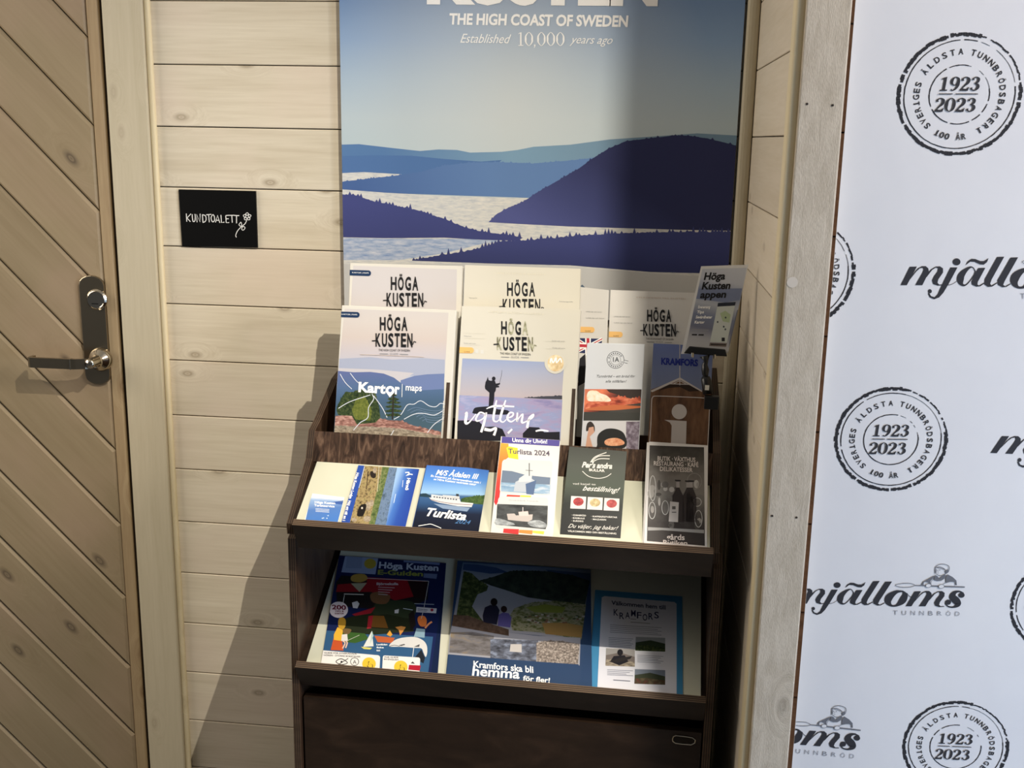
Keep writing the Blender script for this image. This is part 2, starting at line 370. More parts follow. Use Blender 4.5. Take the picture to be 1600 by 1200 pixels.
cyl = mb.build('lock_cylinder', CHROME, dr, smooth=False)
mb = MB(); mb.box((c1.x-.009, -.0262, c1.z-.0085), (c1.x+.004, -.0255, c1.z-.0065)); mb.build('keyway', BLACKP, cyl)
mb = MB(); lathe(mb, (c2.x, -.0185, c2.z), [(0, .0235), (.005, .0235), (.012, .020), (.017, .0125), (.022, .0105), (.045, .0095), (.050, .0085)], seg=32)
hub = mb.build('handle_rose', CHROME, dr, smooth=True)
# lever: flat bar that leaves the spindle, runs left and returns to the door
mb = MB(); lz = c2.z-.001; path = [(c2.x+.004, -.048), (c2.x-.010, -.064), (c2.x-.026, -.070), (c2.x-.044, -.0715), (c2.x-.118, -.0715), (c2.x-.1235, -.068), (c2.x-.1245, -.060), (c2.x-.1245, -.048)]
hh = .0098
inner = [(p[0]+(.006 if i > 4 else (.002 if i < 3 else 0)), p[1]+.007*(1 if 1 < i < 6 else (.6 if i < 2 else 0))) for i, p in enumerate(path)]
inner[5] = (path[5][0]+.006, path[5][1]+.006); inner[4] = (path[4][0]-.002, path[4][1]+.008)
for i in range(len(path)-1):
    a, b, c, d = path[i], path[i+1], inner[i+1], inner[i]
    mb.box8([(a[0], a[1], lz-hh), (b[0], b[1], lz-hh), (c[0], c[1], lz-hh), (d[0], d[1], lz-hh), (a[0], a[1], lz+hh), (b[0], b[1], lz+hh), (c[0], c[1], lz+hh), (d[0], d[1], lz+hh)])
lev = mb.build('lever', STEEL, dr)
bmx = bmesh.new(); bmx.from_mesh(lev.data); bmesh.ops.remove_doubles(bmx, verts=bmx.verts, dist=1e-5); bmx.to_mesh(lev.data); bmx.free()
mb = MB(); mb.box((c2.x-.037, -.0728, lz-.0102), (c2.x-.0355, -.062, lz+.0102)); mb.build('collar', CHROME, lev)

# ------------------------------------------------------------------ print helper
_tc = {}
def text_geo(s, bold=0.0, shear=0.0):
    k = (s, bold, shear)
    if k in _tc: return _tc[k]
    cu = bpy.data.curves.new('t', 'FONT'); cu.body = s; cu.offset = bold; cu.shear = shear; cu.resolution_u = 3; cu.fill_mode = 'BOTH'
    o = bpy.data.objects.new('t', cu); C.objects.link(o); dg = bpy.context.evaluated_depsgraph_get()
    me = o.evaluated_get(dg).to_mesh(); vs = [(v.co.x, v.co.y) for v in me.vertices]; fs = [list(p.vertices) for p in me.polygons]
    o.evaluated_get(dg).to_mesh_clear(); bpy.data.objects.remove(o); bpy.data.curves.remove(cu)
    _tc[k] = (vs, fs); return _tc[k]
CAP = max(v[1] for v in text_geo('H')[0])
def cr(pts, n=6, closed=False):
    """Catmull-Rom through pts (any dimension)"""
    out = []; m = len(pts); rng = m if closed else m-1
    for i in range(rng):
        P = [pts[(i+k) % m] if closed else pts[min(max(i+k, 0), m-1)] for k in (-1, 0, 1, 2)]
        for j in range(n):
            t = j/n; out.append(tuple(.5*((2*b)+(-a+c)*t+(2*a-5*b+4*c-d)*t*t+(-a+3*b-3*c+d)*t**3) for a, b, c, d in zip(*P)))
    if not closed: out.append(tuple(pts[-1]))
    return out
def ell(cx, cy, rx, ry=None, n=24, a0=0, a1=360):
    ry = ry or rx; full = abs(a1-a0) >= 360
    return [(cx+rx*math.cos(math.radians(a0+(a1-a0)*i/(n if full else n-1))), cy+ry*math.sin(math.radians(a0+(a1-a0)*i/(n if full else n-1)))) for i in range(n)]
def jag(p0, p1, n, amp, seed=1, base=0.15):
    rd = random.Random(seed); out = []
    for i in range(n+1):
        t = i/n; x = p0[0]+(p1[0]-p0[0])*t; y = p0[1]+(p1[1]-p0[1])*t
        out.append((x, y-(amp*rd.random()**2 if i % 2 else amp*base*rd.random())))
    return out
def jagl(pts, amp, step=3, seed=1):
    out = []
    for i in range(len(pts)-1):
        n = max(2, int(math.hypot(pts[i+1][0]-pts[i][0], pts[i+1][1]-pts[i][1])/step)); out += jag(pts[i], pts[i+1], n, amp, seed+i)[:-1]
    return out+[pts[-1]]
class Art:
    """flat print on a plane; shapes are given as they are seen (map m turns drawing coordinates into sight lines)"""
    LV = .00011
    def __init__(s, plane, m=None, frame=None):
        s.pl = plane; s.m = m or (lambda p: p); s.v, s.f, s.mi, s.mats = [], [], [], []; s.lv = 1; s.frame = frame
    def pt(s, p):
        if s.frame: return s.frame(p)+s.pl.n*(s.lv*s.LV)
        return s.pl.at(s.m(p))+s.pl.n*(s.lv*s.LV)
    def mid(s, mat):
        if mat not in s.mats: s.mats.append(mat)
        return s.mats.index(mat)
    def _add(s, vs, fs, mat):
        b = len(s.v); s.v += vs; i = s.mid(mat)
        for f in fs: s.f.append([b+k for k in f]); s.mi.append(i)
    def poly(s, pts, mat, lv=None):
        if lv is not None: s.lv = lv
        vs = [s.pt(p) for p in pts]
        tri = tessellate_polygon([[Ve((p[0], p[1], 0)) for p in pts]])
        s._add(vs, [list(t) for t in tri], mat); s.lv += .15
        return s
    def rect(s, x0, y0, x1, y1, mat, lv=None): return s.poly([(x0, y0), (x1, y0), (x1, y1), (x0, y1)], mat, lv)
    def ribbon(s, pts, mat, w=None, closed=False, n=5, lv=None, smooth=True):
        if lv is not None: s.lv = lv
        if w is not None: pts = [(p[0], p[1], w) for p in pts]
        q = cr(pts, n, closed) if smooth else pts
        L, m = [], len(q)
        for i in range(m):
            a = q[(i-1) % m] if closed else q[max(i-1, 0)]; b = q[(i+1) % m] if closed else q[min(i+1, m-1)]
            dx, dy = b[0]-a[0], b[1]-a[1]; l = math.hypot(dx, dy) or 1; h = max(q[i][2], 0)/2
            L += [s.pt((q[i][0]-dy/l*h, q[i][1]+dx/l*h)), s.pt((q[i][0]+dy/l*h, q[i][1]-dx/l*h))]
        fs = [[2*i, 2*i+1, 2*((i+1) % m)+1, 2*((i+1) % m)] for i in range(m if closed else m-1)]
        s._add(L, fs, mat); s.lv += .15
    def text(s, t, pl, pr, ptop, mat, bold=0, shear=0, lv=None):
        """t from baseline point pl to pr; ptop = point at capital height over pl"""
        if lv is not None: s.lv = lv
        vs, fs = text_geo(t, bold, shear)
        if not vs: return
        x0 = min(v[0] for v in vs); x1 = max(v[0] for v in vs); wd = max(x1-x0, 1e-6)
        A, B, T = s.pt(pl), s.pt(pr), s.pt(ptop); ex = (B-A)/wd; ey = (T-A)/CAP
        s._add([A+ex*(v[0]-x0)+ey*v[1] for v in vs], fs, mat); s.lv += .1
    def t(s, t, x0, y, x1, h, mat, slope=0, lean=0, **k):
        s.text(t, (x0, y), (x1, y+slope*(x1-x0)), (x0+lean*h, y-h), mat, **k)
    def bars(s, x0, y0, x1, rows, dy, h, mat, slope=0, seed=3, lean=0):
        """tiny unreadable text lines as short dashes"""
        rd = random.Random(seed)
        for r in range(rows):
            x = x0+lean*r*dy; xe = x1-rd.random()*.25*(x1-x0)+lean*r*dy
            while x < xe:
                wd = min((.04+.09*rd.random())*(x1-x0), xe-x+.01); y = y0+r*dy+slope*(x-x0)
                s.poly([(x, y-h), (x+wd, y-h+slope*wd), (x+wd, y+slope*wd), (x, y)], mat); x += wd+.018*(x1-x0); s.lv -= .14
    def clip(s, hp):
        for P, nn in hp:
            P, nn = Ve(P), Ve(nn); nf, nm = [], []
            for f, m in zip(s.f, s.mi):
                ds = [(s.v[i]-P).dot(nn) for i in f]
                if min(ds) >= -1e-7: nf.append(f); nm.append(m); continue
                if max(ds) <= 0: continue
                out = []; k = len(f)
                for i in range(k):
                    j = (i+1) % k; dp, dq = ds[i], ds[j]
                    if dp >= 0: out.append(f[i])
                    if (dp >= 0) != (dq >= 0): s.v.append(s.v[f[i]].lerp(s.v[f[j]], dp/(dp-dq))); out.append(len(s.v)-1)
                nf.append(out); nm.append(m)
            s.f, s.mi = nf, nm
        return s
    def clipq(s, q):
        c = sum(q, Ve((0, 0, 0)))/len(q)
        for i in range(len(q)):
            e = (q[(i+1) % len(q)]-q[i]).cross(s.pl.n)
            if e.dot(c-q[i]) < 0: e = -e
            s.clip([(q[i], e)])
        return s
    def build(s, name, parent):
        us = sorted({i for f in s.f for i in f}); mp = {i: k for k, i in enumerate(us)}
        return mesh_obj(name, [s.v[i] for i in us], [[mp[i] for i in f] for f in s.f], s.mats, parent, s.mi)
def cv(ox, oy, k): return lambda p: (ox+p[0]/k, oy+p[1]/k)
QUAD = {}
def sheet(name, plane, tl, tr, bl, ext, th, mat, label, cat, group=None, edge=None):
    """paper lying in plane: seen corners tl, tr, bl, lengthened downwards by ext metres, th thick (behind the plane)"""
    A, B, D = plane.at(tl), plane.at(tr), plane.at(bl); ex = B-A; ey = D-A; ey = ey*(1+ext/ey.length)
    mb = MB(); mb.pbox(A+ey, ex, -ey, -plane.n*th)
    o = mb.build(name, mat, loc=A+ey); tag(o, label, cat, group); QUAD[o.name] = [A, B, B+ey, A+ey]; return o
def stackcopies(o, plane, n, th, label, group, dx=.0008, seed=1, extra=0):
    rd = random.Random(seed); U1 = U
    for k in range(1, n):
        c = o.copy(); C.objects.link(c); c.location = o.location-plane.n*(th*k*1.03+extra)+U1*rd.uniform(-dx, dx)+Ve((0, 0, rd.uniform(0, dx)))
        tag(c, label, o['category'], group)
# ------------------------------------------------------------------ brochure rack
def loc(P): d = Ve(P)-O0; return Ve((d.dot(U), d.dot(V), d.z))
B30 = math.radians(30); G16 = math.radians(16)
vfront = lambda v: Pl(R(0, v, 0), V)
VM, VB = .055, .02
lt = loc(vfront(VM).at((455.8, 820))); bt = loc(vfront(VM-.0104).at((458.5, 812)))
T2 = rackplane(30, VM-.0104, bt.z-.012)
T3 = rackplane(30, -.0, .5985)
f1 = loc(T2.at((507, 722)))                      # foot of the upper lip
def lean(v, z, g=16): a = math.radians(g); return Pl(R(0, v, z), V*math.cos(a)+W*math.sin(a))
LIP1 = lean(f1.y, f1.z); MAG = lean(f1.y-.016, f1.z)
REAR = lean(f1.y-.052, f1.z)
LF = lean(VM-.0104-.012, bt.z-.008, 45)          # leaflets leaning on the upper lip
rack = empty('brochure_rack', R(.345, -.18, 0)); tag(rack, 'dark stained plywood brochure rack with three display tiers and a cupboard base', 'rack')
dV, dW = V*math.cos(B30)+W*math.sin(B30), -V*math.sin(B30)+W*math.cos(B30)
PM = [VEN, PL1, PL2]
def panel(name, poly, t, mats=PM, label=None, layers=7):
    mb = MB(); mb.ply(poly, t, layers); o = mb.build(name, mats, rack)
    if label: o['label'] = label
    return o
PMS = [VEN, PLD1, PLD2]
for u0 in (.001, .6825):
    panel('side_panel', [R(u0, 0, 0), R(u0, 0, .818), R(u0, -.03, .832), R(u0, -.352, .832), R(u0, -.352, 0)], U*.0125, PMS)
ft = loc(LIP1.at((503, 674)))
for u0 in (.0095, .6755):
    prof = [(VM-.03, .836), (VM-.028, bt.z-.014), (f1.y+.004, f1.z+.006), (f1.y+.002, f1.z+.012), (ft.y, ft.z+.001), (ft.y-.03, ft.z+.012), (-.22, 1.036), (-.352, 1.06), (-.352, .833), (-.03, .833)]
    panel('upper_side_panel', [R(u0, v, z) for v, z in prof], U*.0115, PMS)
def lipb(name, u0, u1, v, z, hgt, mats=PM):
    # board standing square to the 30 degree tray: top front edge at (v, z)
    c = [R(u0, v, z), R(u1, v, z), R(u1, v, z)-dW*0+(-W*math.cos(B30)-V*math.sin(B30))*hgt, R(u0, v, z)+(-W*math.cos(B30)-V*math.sin(B30))*hgt]
    return panel(name, c, (-V*math.cos(B30)+W*math.sin(B30))*.012, mats)
lipb('lower_lip', .0138, .6815, VB, .6015, .053, [VENH, PL1, PL2])
lipb('middle_lip', lt.x, .6765, VM, lt.z, .056, [VENH, PL1, PL2])
dn = (f1.z-ft.z, f1.y-ft.y)
c = [R(.021, ft.y, ft.z), R(.675, ft.y, ft.z), R(.675, f1.y, f1.z), R(.021, f1.y, f1.z)]
panel('upper_lip', c, -LIP1.n*.012, [VENV, PL1, PL2])
# trays and liners
def tray(pl, u0, u1, vf, vb, thick, off, mat, name):
    z = lambda v: loc(pl.p).z + (loc(pl.p).y-v)*math.tan(B30)
    a, b, c, d = R(u0, vf, z(vf)), R(u1, vf, z(vf)), R(u1, vb, z(vb)), R(u0, vb, z(vb))
    mb = MB(); mb.prism([a-pl.n*off, b-pl.n*off, c-pl.n*off, d-pl.n*off], -pl.n*thick); return mb.build(name, mat, rack)
tray(T3, .0138, .682, .004, -.33, .010, .002, VENH, 'lower_tray')
tray(T2, .0215, .675, VM-.016, f1.y-.01, .010, .002, VENH, 'middle_tray')
o = tray(T3, .0255, .6745, .006, -.25, .0018, .0, CREAM, 'liner'); o['label'] = 'cream liner sheet of the lower tray'
o = tray(T2, .0275, .672, VM-.013, f1.y-.006, .0018, .0, CREAM, 'liner'); o['label'] = 'cream liner sheet of the middle tray'
mb = MB(); mb.pbox(R(.0138, -.352, 0), U*.668, V*.008, W*1.05); mb.build('back_panel', VEN, rack)
mb = MB(); mb.pbox(R(.022, f1.y-.012, f1.z-.004), U*.652, -V*(.34+f1.y-.012), W*.008); mb.build('pocket_floor', VEN, rack)
mb = MB(); mb.pbox(R(.0138, -.34, .832), U*.668, V*(.30), W*.006); mb.build('inner_shelf', VEN, rack)
for u0, ht in ((.2415, .085), (.4505, .085)):
    a = R(u0, ft.y-.0125, ft.z-.0); 
    mb = MB(); mb.ply([R(u0, f1.y-.014, f1.z+.005), R(u0, ft.y-.014, ft.z), R(u0, ft.y-.014-.026, ft.z+ht), R(u0, -.3, ft.z+ht), R(u0, -.3, f1.z+.005)], -U*.006, 5)
    mb.build('divider', PMS, rack)
# cupboard
mb = MB(); mb.pbox(R(.0175, -.022, .085), U*.6625, V*.014, W*.448); dpan = mb.build('cupboard_door', VENH, rack)
for v_ in ():
    pass
mb = MB(); mb.pbox(R(.0138, -.30, .07), U*.668, V*.27, W*.010); mb.build('cupboard_floor', VEN, rack)
mb = MB(); mb.pbox(R(.0138, -.05, 0), U*.668, V*.012, W*.07); mb.build('plinth', VEN, rack)
hp = vfront(-.008)
ring = [hp.at(p) for p in ((1050.5, 1154), (1052, 1150), (1056, 1148.5), (1070, 1150), (1082, 1152), (1086.5, 1155.5), (1085.5, 1160), (1080, 1163), (1066, 1162), (1055, 1160.5), (1051, 1157.5))]
mb = MB(); mb.tube([p+V*.001 for p in ring+[ring[0]]], .0011, 8, cap=False); h_ = mb.build('recessed_handle', CHROME, dpan); h_['label'] = 'metal rimmed finger pull'
mb = MB(); mb.prism([p+V*.0003 for p in ring], V*.0003); mb.build('recess', DARK, h_)

# ------------------------------------------------------------------ poster
PP = Pl((0, -.0175, 0), (0, -1, 0)); A_, B_ = PP.at((530, 0)), PP.at((1160, 200))
px0, px1 = A_.x, PP.at((1152, 200)).x
mb = MB(); mb.box((px0, -.017, 1.135), (px1, -.0005, 1.96)); poster = mb.build('poster', flat((30, 40, 70), .6), loc=(px0, -.017, 1.135))
tag(poster, 'large blue seascape poster with white lettering above the rack', 'poster')
zz = lambda y, x=800: PP.at((x, y)).z
bs = poster.location
SKY = grad_mat('print_sky', (0, 0, zz(0)), (0, 0, zz(250)), [(116, 144, 184), (138, 166, 202), (166, 188, 208), (184, 200, 208), (182, 200, 206)], base=bs, rough=.6, spec=.15)
# paler towards the middle of the sky
nt = SKY.node_tree; bb = nt.nodes['Principled BSDF']; src = bb.inputs['Base Color'].links[0].from_socket
tc = N(nt, 'ShaderNodeTexCoord'); gd = N(nt, 'ShaderNodeVectorMath', operation='DISTANCE'); ctr = PP.at((800, 170)); gd.inputs[1].default_value = ctr-Ve(bs)
nt.links.new(tc.outputs['Object'], gd.inputs[0]); rr = ramp(nt, [(.0, (.8, .8, .8, 1)), (.36, (0, 0, 0, 1))]); nt.links.new(gd.outputs['Value'], rr.inputs[0])
mx = N(nt, 'ShaderNodeMix', data_type='RGBA'); nt.links.new(rr.outputs[0], mx.inputs['Factor']); nt.links.new(src, mx.inputs[6]); mx.inputs[7].default_value = lin((206, 212, 214)); nt.links.new(mx.outputs[2], bb.inputs['Base Color'])
c6 = cv(520, 0, 1600/660)
a = Art(PP.off(-.0004), c6)
a.pl = PP.off(-.0004)
tl = a.m
def pxa(x, y): return ((x-520)*1600/660, y*1600/660)
# background sky over the whole board
a2 = Art(PP.off(-.0004)); q = [(px0, 1.96), (px1, 1.96), (px1, 1.135), (px0, 1.135)]
a.frame = None
def wq(art, pts, mat, lv):
    vs = [Ve((x, -.0171-lv*.00011, z)) for x, z in pts]; art._add(vs, [list(range(len(vs)))], mat)
wq(a, q, SKY, 0.2)
H1 = flat((108, 150, 192)); 
far = grad_mat('print_far_hills', PP.at((600, 230)), PP.at((1000, 280)), [(90, 126, 172), (126, 160, 186), (116, 144, 166)], base=bs, rough=.6, spec=.15)
mid = grad_mat('print_mid_hills', PP.at((560, 250)), PP.at((900, 300)), [(80, 110, 162), (102, 132, 178), (98, 124, 168)], base=bs, rough=.6, spec=.15)
mid2 = grad_mat('print_low_hills', PP.at((560, 300)), PP.at((760, 250)), [(76, 104, 156), (100, 132, 180)], base=bs, rough=.6, spec=.15)
nearm = grad_mat('print_near_hills', PP.at((900, 230)), PP.at((820, 350)), [(50, 54, 92), (66, 72, 118), (84, 90, 144)], base=bs, rough=.6, spec=.15)
forest = grad_mat('print_forest', PP.at((600, 320)), PP.at((600, 420)), [(70, 76, 130), (66, 72, 124), (52, 58, 100)], base=bs, rough=.6, spec=.15)
water = noise_mat('print_water', [(186, 190, 196), (212, 212, 208), (228, 224, 216)], 160, (.35, 1, 1.6), rough=.6, spec=.15)
water2 = noise_mat('print_ripples', [(120, 146, 190), (170, 184, 208), (206, 210, 222)], 140, (.3, 1, 1.4), rough=.6, spec=.15)
R_ = 1600
a.poly([(20, 548), (100, 546), (220, 560), (330, 572), (400, 566), (470, 568), (520, 578), (640, 575), (700, 568), (760, 556), (900, 548), (1050, 528), (1200, 518), (1380, 505), (1560, 515), (1580, 720), (20, 720)], far, 1)
a.poly([(20, 592), (150, 588), (300, 590), (420, 602), (560, 612), (640, 606), (560, 680), (20, 680)], flat((84, 118, 168), .6, .15), 1.5)
a.poly([(20, 656), (120, 652), (260, 660), (200, 690), (20, 690)], water, 1.7)
a.poly(jagl([(20, 690), (130, 678), (250, 664), (330, 652), (420, 628), (520, 616), (620, 614), (760, 620), (900, 608), (1060, 592)], 6, 5, 4)+[(1060, 760), (20, 725)], mid2, 2)
a.poly([(20, 716), (200, 730), (420, 742), (760, 752), (900, 760), (1580, 800), (1580, 1100), (20, 1100)], water, 2.5)
a.poly(jagl([(590, 842), (620, 812), (660, 790), (720, 765), (790, 720), (860, 680), (930, 640), (980, 604), (1040, 566), (1110, 535), (1200, 525), (1280, 515), (1340, 514), (1420, 525), (1500, 545), (1600, 570)], 8, 6, 9)+[(1600, 876), (1300, 870), (1100, 864), (900, 858), (700, 848)], nearm, 3)
a.poly([(20, 900), (300, 905), (560, 905), (640, 912), (560, 925), (420, 960), (250, 985), (20, 985)], water2, 3)
a.poly(jagl([(20, 735), (90, 742), (160, 765), (240, 780), (330, 800), (420, 830), (500, 862), (560, 878), (640, 888), (720, 900)], 22, 6, 12)+[(700, 912), (560, 908), (420, 900), (200, 902), (20, 898)], forest, 3.5)
a.poly(jagl([(300, 988), (420, 965), (480, 958), (560, 940), (640, 915), (720, 912), (820, 905), (940, 892), (1100, 885), (1300, 880), (1600, 880)], 24, 6, 21)+[(1600, 1040), (1200, 1030), (900, 1005), (600, 998)], forest, 4)
a.poly([(20, 1000), (600, 998), (900, 1010), (1200, 1035), (1620, 1060), (1620, 1500), (20, 1500)], flat((200, 200, 198), .6, .15), 3.2)
a.poly([(932, 1088), (945, 1078), (957, 1090), (950, 1108), (934, 1106)], flat((90, 110, 130)), 4.5)
WH = flat((250, 250, 250), .5, .2)
cp = cv(660, 0, 1600/370)
a.m = cp
a.text('THE HIGH COAST OF SWEDEN', (180, 163), (1386, 180), (184, 93), WH, .035, lv=5)
a.text('Established', (256, 288), (594, 293), (262, 228), WH, 0, .3)
for i, ch in enumerate('10,000'):
    x = [648, 694, 752, 778, 842, 906][i]; wd = [30, 52, 18, 52, 52, 52][i]; yb = 310+.01*i*8; h = 92
    if ch == '1': a.poly([(x+12, yb-h+3), (x+22, yb-h), (x+22, yb), (x+12, yb)], WH); a.rect(x, yb-5, x+34, yb, WH); a.ribbon([(x, yb-h+12, 3), (x+16, yb-h+3, 6)], WH, smooth=False)
    elif ch == '0': a.ribbon([(x+wd/2, yb-h+1, 4), (x+wd-6, yb-h*.75, 9), (x+wd-4, yb-h*.5, 13), (x+wd-6, yb-h*.25, 9), (x+wd/2, yb-1, 4), (x+6, yb-h*.25, 9), (x+4, yb-h*.5, 13), (x+6, yb-h*.75, 9)], WH, closed=True)
    else: a.poly([(x+2, yb-9), (x+12, yb-9), (x+12, yb+2), (x+4, yb+14), (x+1, yb+12), (x+6, yb+2), (x+2, yb)], WH)
a.text('years ago', (996, 293), (1282, 298), (1004, 238), WH, 0, .3)
# big letters cut by the picture's upper edge
lt_ = [('K', 0, 175), ('U', 190, 350), ('S', 560-190+0, 545)]
a.text('HÖGA', (160, -520), (1440, -508), (160, -840), WH, .06)
a.text('KUSTEN', (30, 2), (1590, 14), (30, -320), WH, .06)
a.clip([(Ve((px0, 0, 0)), Ve((1, 0, 0))), (Ve((px1, 0, 0)), Ve((-1, 0, 0))), (Ve((0, 0, 1.135)), Ve((0, 0, 1))), (Ve((0, 0, 1.96)), Ve((0, 0, -1)))])
poster_print = a.build('picture', poster)

# ------------------------------------------------------------------ small black sign
SP = Pl((0, -.004, 0), (0, -1, 0)); t_ = [SP.at(p) for p in ((279, 296), (399.5, 298.5), (402.5, 387), (284.5, 384.5))]
mb = MB(); mb.prism([p+Ve((0, .0038, 0)) for p in t_], (0, -.0038, 0)); sign = mb.build('chalk_sign', flat((9, 9, 9), .35, .3), loc=t_[3]); tag(sign, 'small black sign with white handwriting on the pine wall', 'sign')
a = Art(SP, cv(240, 280, 1600/190)); CH = flat((226, 226, 222), .8)
K = 11
def st(*pts, w=K): a.ribbon([(x, y) for x, y in pts], CH, w, smooth=False)
st((430, 452), (437, 558)); st((492, 455), (440, 510), (485, 560)); a.ribbon([(508, 462), (512, 520), (522, 556), (542, 550), (548, 510), (545, 458)], CH, K)
st((572, 566), (565, 462), (612, 562), (612, 455)); st((642, 466), (650, 570)); a.ribbon([(642, 466), (680, 480), (692, 520), (680, 555), (650, 570)], CH, K)
st((692, 468), (760, 462)); st((725, 468), (733, 566)); a.ribbon([(775, 470), (757, 510), (775, 560), (800, 545), (802, 500), (790, 472)], CH, K, closed=True)
st((815, 568), (842, 475), (872, 574)); st((825, 540), (864, 540)); st((887, 470), (894, 570), (932, 565)); st((950, 478), (956, 572), (994, 570)); st((950, 478), (1000, 474)); st((952, 522), (990, 520))
st((1000, 476), (1062, 474)); st((1030, 476), (1036, 572)); st((1062, 476), (1128, 480)); st((1092, 480), (1092, 580))
for ang in range(0, 360, 72):
    t = math.radians(ang-90); cxx, cyy = 1232+34*math.cos(t), 492+34*math.sin(t)
    a.ribbon([(cxx+19*math.cos(t+k), cyy+17*math.sin(t+k)) for k in (0, 1.57, 3.14, 4.71)], CH, 9, closed=True)
a.ribbon([(1228, 540), (1200, 590), (1140, 640), (1100, 690), (1082, 740), (1092, 765)], CH, 10)
a.ribbon([(1150, 620), (1125, 600), (1150, 565), (1160, 600)], CH, 9, closed=True); a.ribbon([(1160, 655), (1180, 620), (1205, 640), (1180, 670)], CH, 9, closed=True)
a.build('lettering', sign)

# ------------------------------------------------------------------ banner
BP = Pl((0, -.4725, 0), (0, -1, 0)); bx0 = BP.at((1331, 80)).x
b0 = BP.at((1337, 0)); b1 = BP.at((1237, 1200))
mb = MB(); nx, nz = 14, 22; Wd, zt_, zb_ = 1.5, 2.5, .05
sl = (b0.x-b1.x)/(b0.z-b1.z)
for j in range(nz+1):
    for i in range(nx+1):
        z = zb_+(zt_-zb_)*j/nz; x = b1.x+sl*(z-b1.z)+Wd*i/nx; mb.v.append(Ve((x, -.472, z)))
for j in range(nz):
    for i in range(nx):
        k = j*(nx+1)+i; mb.f.append([k, k+1, k+nx+2, k+nx+1]); mb.m.append(0)
BANM = noise_mat('banner_fabric', [(222, 222, 224), (230, 230, 230)], 3, rough=.5, bump=.0)
ban = mesh_obj('banner', mb.v, mb.f, BANM, None, mb.m, loc=(b1.x, -.472, .05)); so_ = ban.modifiers.new('thick', 'SOLIDIFY'); so_.thickness = .0012; so_.offset = 1
bn = BANM.node_tree; bpn = N(bn, 'ShaderNodeBump'); bpn.inputs['Strength'].default_value = .09; bpn.inputs['Distance'].default_value = .01
wn = N(bn, 'ShaderNodeTexNoise'); wn.inputs['Scale'].default_value = 5; wn.inputs['Detail'].default_value = 2; wn.inputs['Distortion'].default_value = 1.5
wt = N(bn, 'ShaderNodeTexCoord'); bn.links.new(wt.outputs['Object'], wn.inputs[0]); bn.links.new(wn.outputs[0], bpn.inputs['Height']); bn.links.new(bpn.outputs[0], bn.nodes['Principled BSDF'].inputs['Normal'])
tag(ban, 'tall white banner with repeated dark logos and round stamps on the right wall', 'banner')
G1 = flat((54, 54, 58), .6, .2); G2 = flat((112, 114, 120), .6, .2); G3 = flat((140, 144, 152), .6, .2)
BPP = Pl((0, -.4735, 0), (0, -1, 0))
a = Art(BPP)
def simframe(sA, sB, pA, pB):
    A, B = BPP.at(pA), BPP.at(pB); d = Ve((sB[0]-sA[0], sB[1]-sA[1])); L2 = d.length_squared
    D = B-A; e1 = D/d.length; e2 = Ve((e1.z, 0, -e1.x)); ca, sa = d.x/d.length, d.y/d.length
    if e2.z > 0: e2 = -e2
    def f(p):
        x, y = p[0]-sA[0], p[1]-sA[1]; xr = x*ca+y*sa; yr = -x*sa+y*ca
        return A + e1*xr + e2*yr
    return f
c8 = lambda p: ((p[0]-358)/.626+798, 520+(p[1]-510)/.626)+tuple(p[2:])
def sc_(p, k=1/.626):
    q = c8(p); return (q[0], q[1])+tuple(x*k for x in p[2:])
def w8(p): return (1320+(p[0]-930)*.526, 527+(p[1]-905)*.526+(930-p[0])*.0376)+tuple(x*.526 for x in p[2:])
def wlogo(p): return sc_(w8(p))
M1 = [(240, 280), (325, 278), (205, 500), (130, 500)]
M2 = [(270, 385), (300, 340), (340, 295), (385, 273), (430, 273), (462, 300), (467, 345), (440, 400), (390, 500), (305, 500), (385, 360), (404, 315), (394, 292), (360, 300), (320, 335), (245, 430), (235, 425)]
M3 = [(455, 350), (500, 305), (550, 277), (600, 275), (636, 300), (636, 350), (580, 430), (570, 470), (590, 492), (640, 490), (640, 500), (570, 506), (520, 488), (505, 440), (530, 390), (570, 335), (575, 300), (550, 290), (505, 320), (440, 405), (430, 400)]
JST = [(725, 288), (808, 288), (700, 490), (640, 590), (590, 645), (530, 668), (478, 645), (457, 600), (470, 590), (495, 630), (535, 642), (570, 610), (620, 500)]
TIL = [(905, 262), (930, 215), (975, 185), (1020, 188), (1080, 212), (1125, 212), (1178, 178), (1160, 225), (1120, 256), (1075, 252), (1010, 222), (960, 220)]
L1 = [(1280, 163), (1365, 160), (1215, 430), (1197, 480), (1210, 503), (1280, 465), (1284, 476), (1220, 517), (1170, 520), (1130, 490), (1132, 430)]
L2 = [(1440, 170), (1530, 168), (1370, 450), (1352, 495), (1375, 512), (1436, 478), (1440, 490), (1390, 520), (1340, 525), (1290, 495), (1285, 440)]
AST = [(1055, 295), (1140, 293), (1050, 460), (1046, 492), (1065, 503), (1125, 468), (1130, 480), (1080, 512), (1030, 518), (980, 492), (975, 455)]
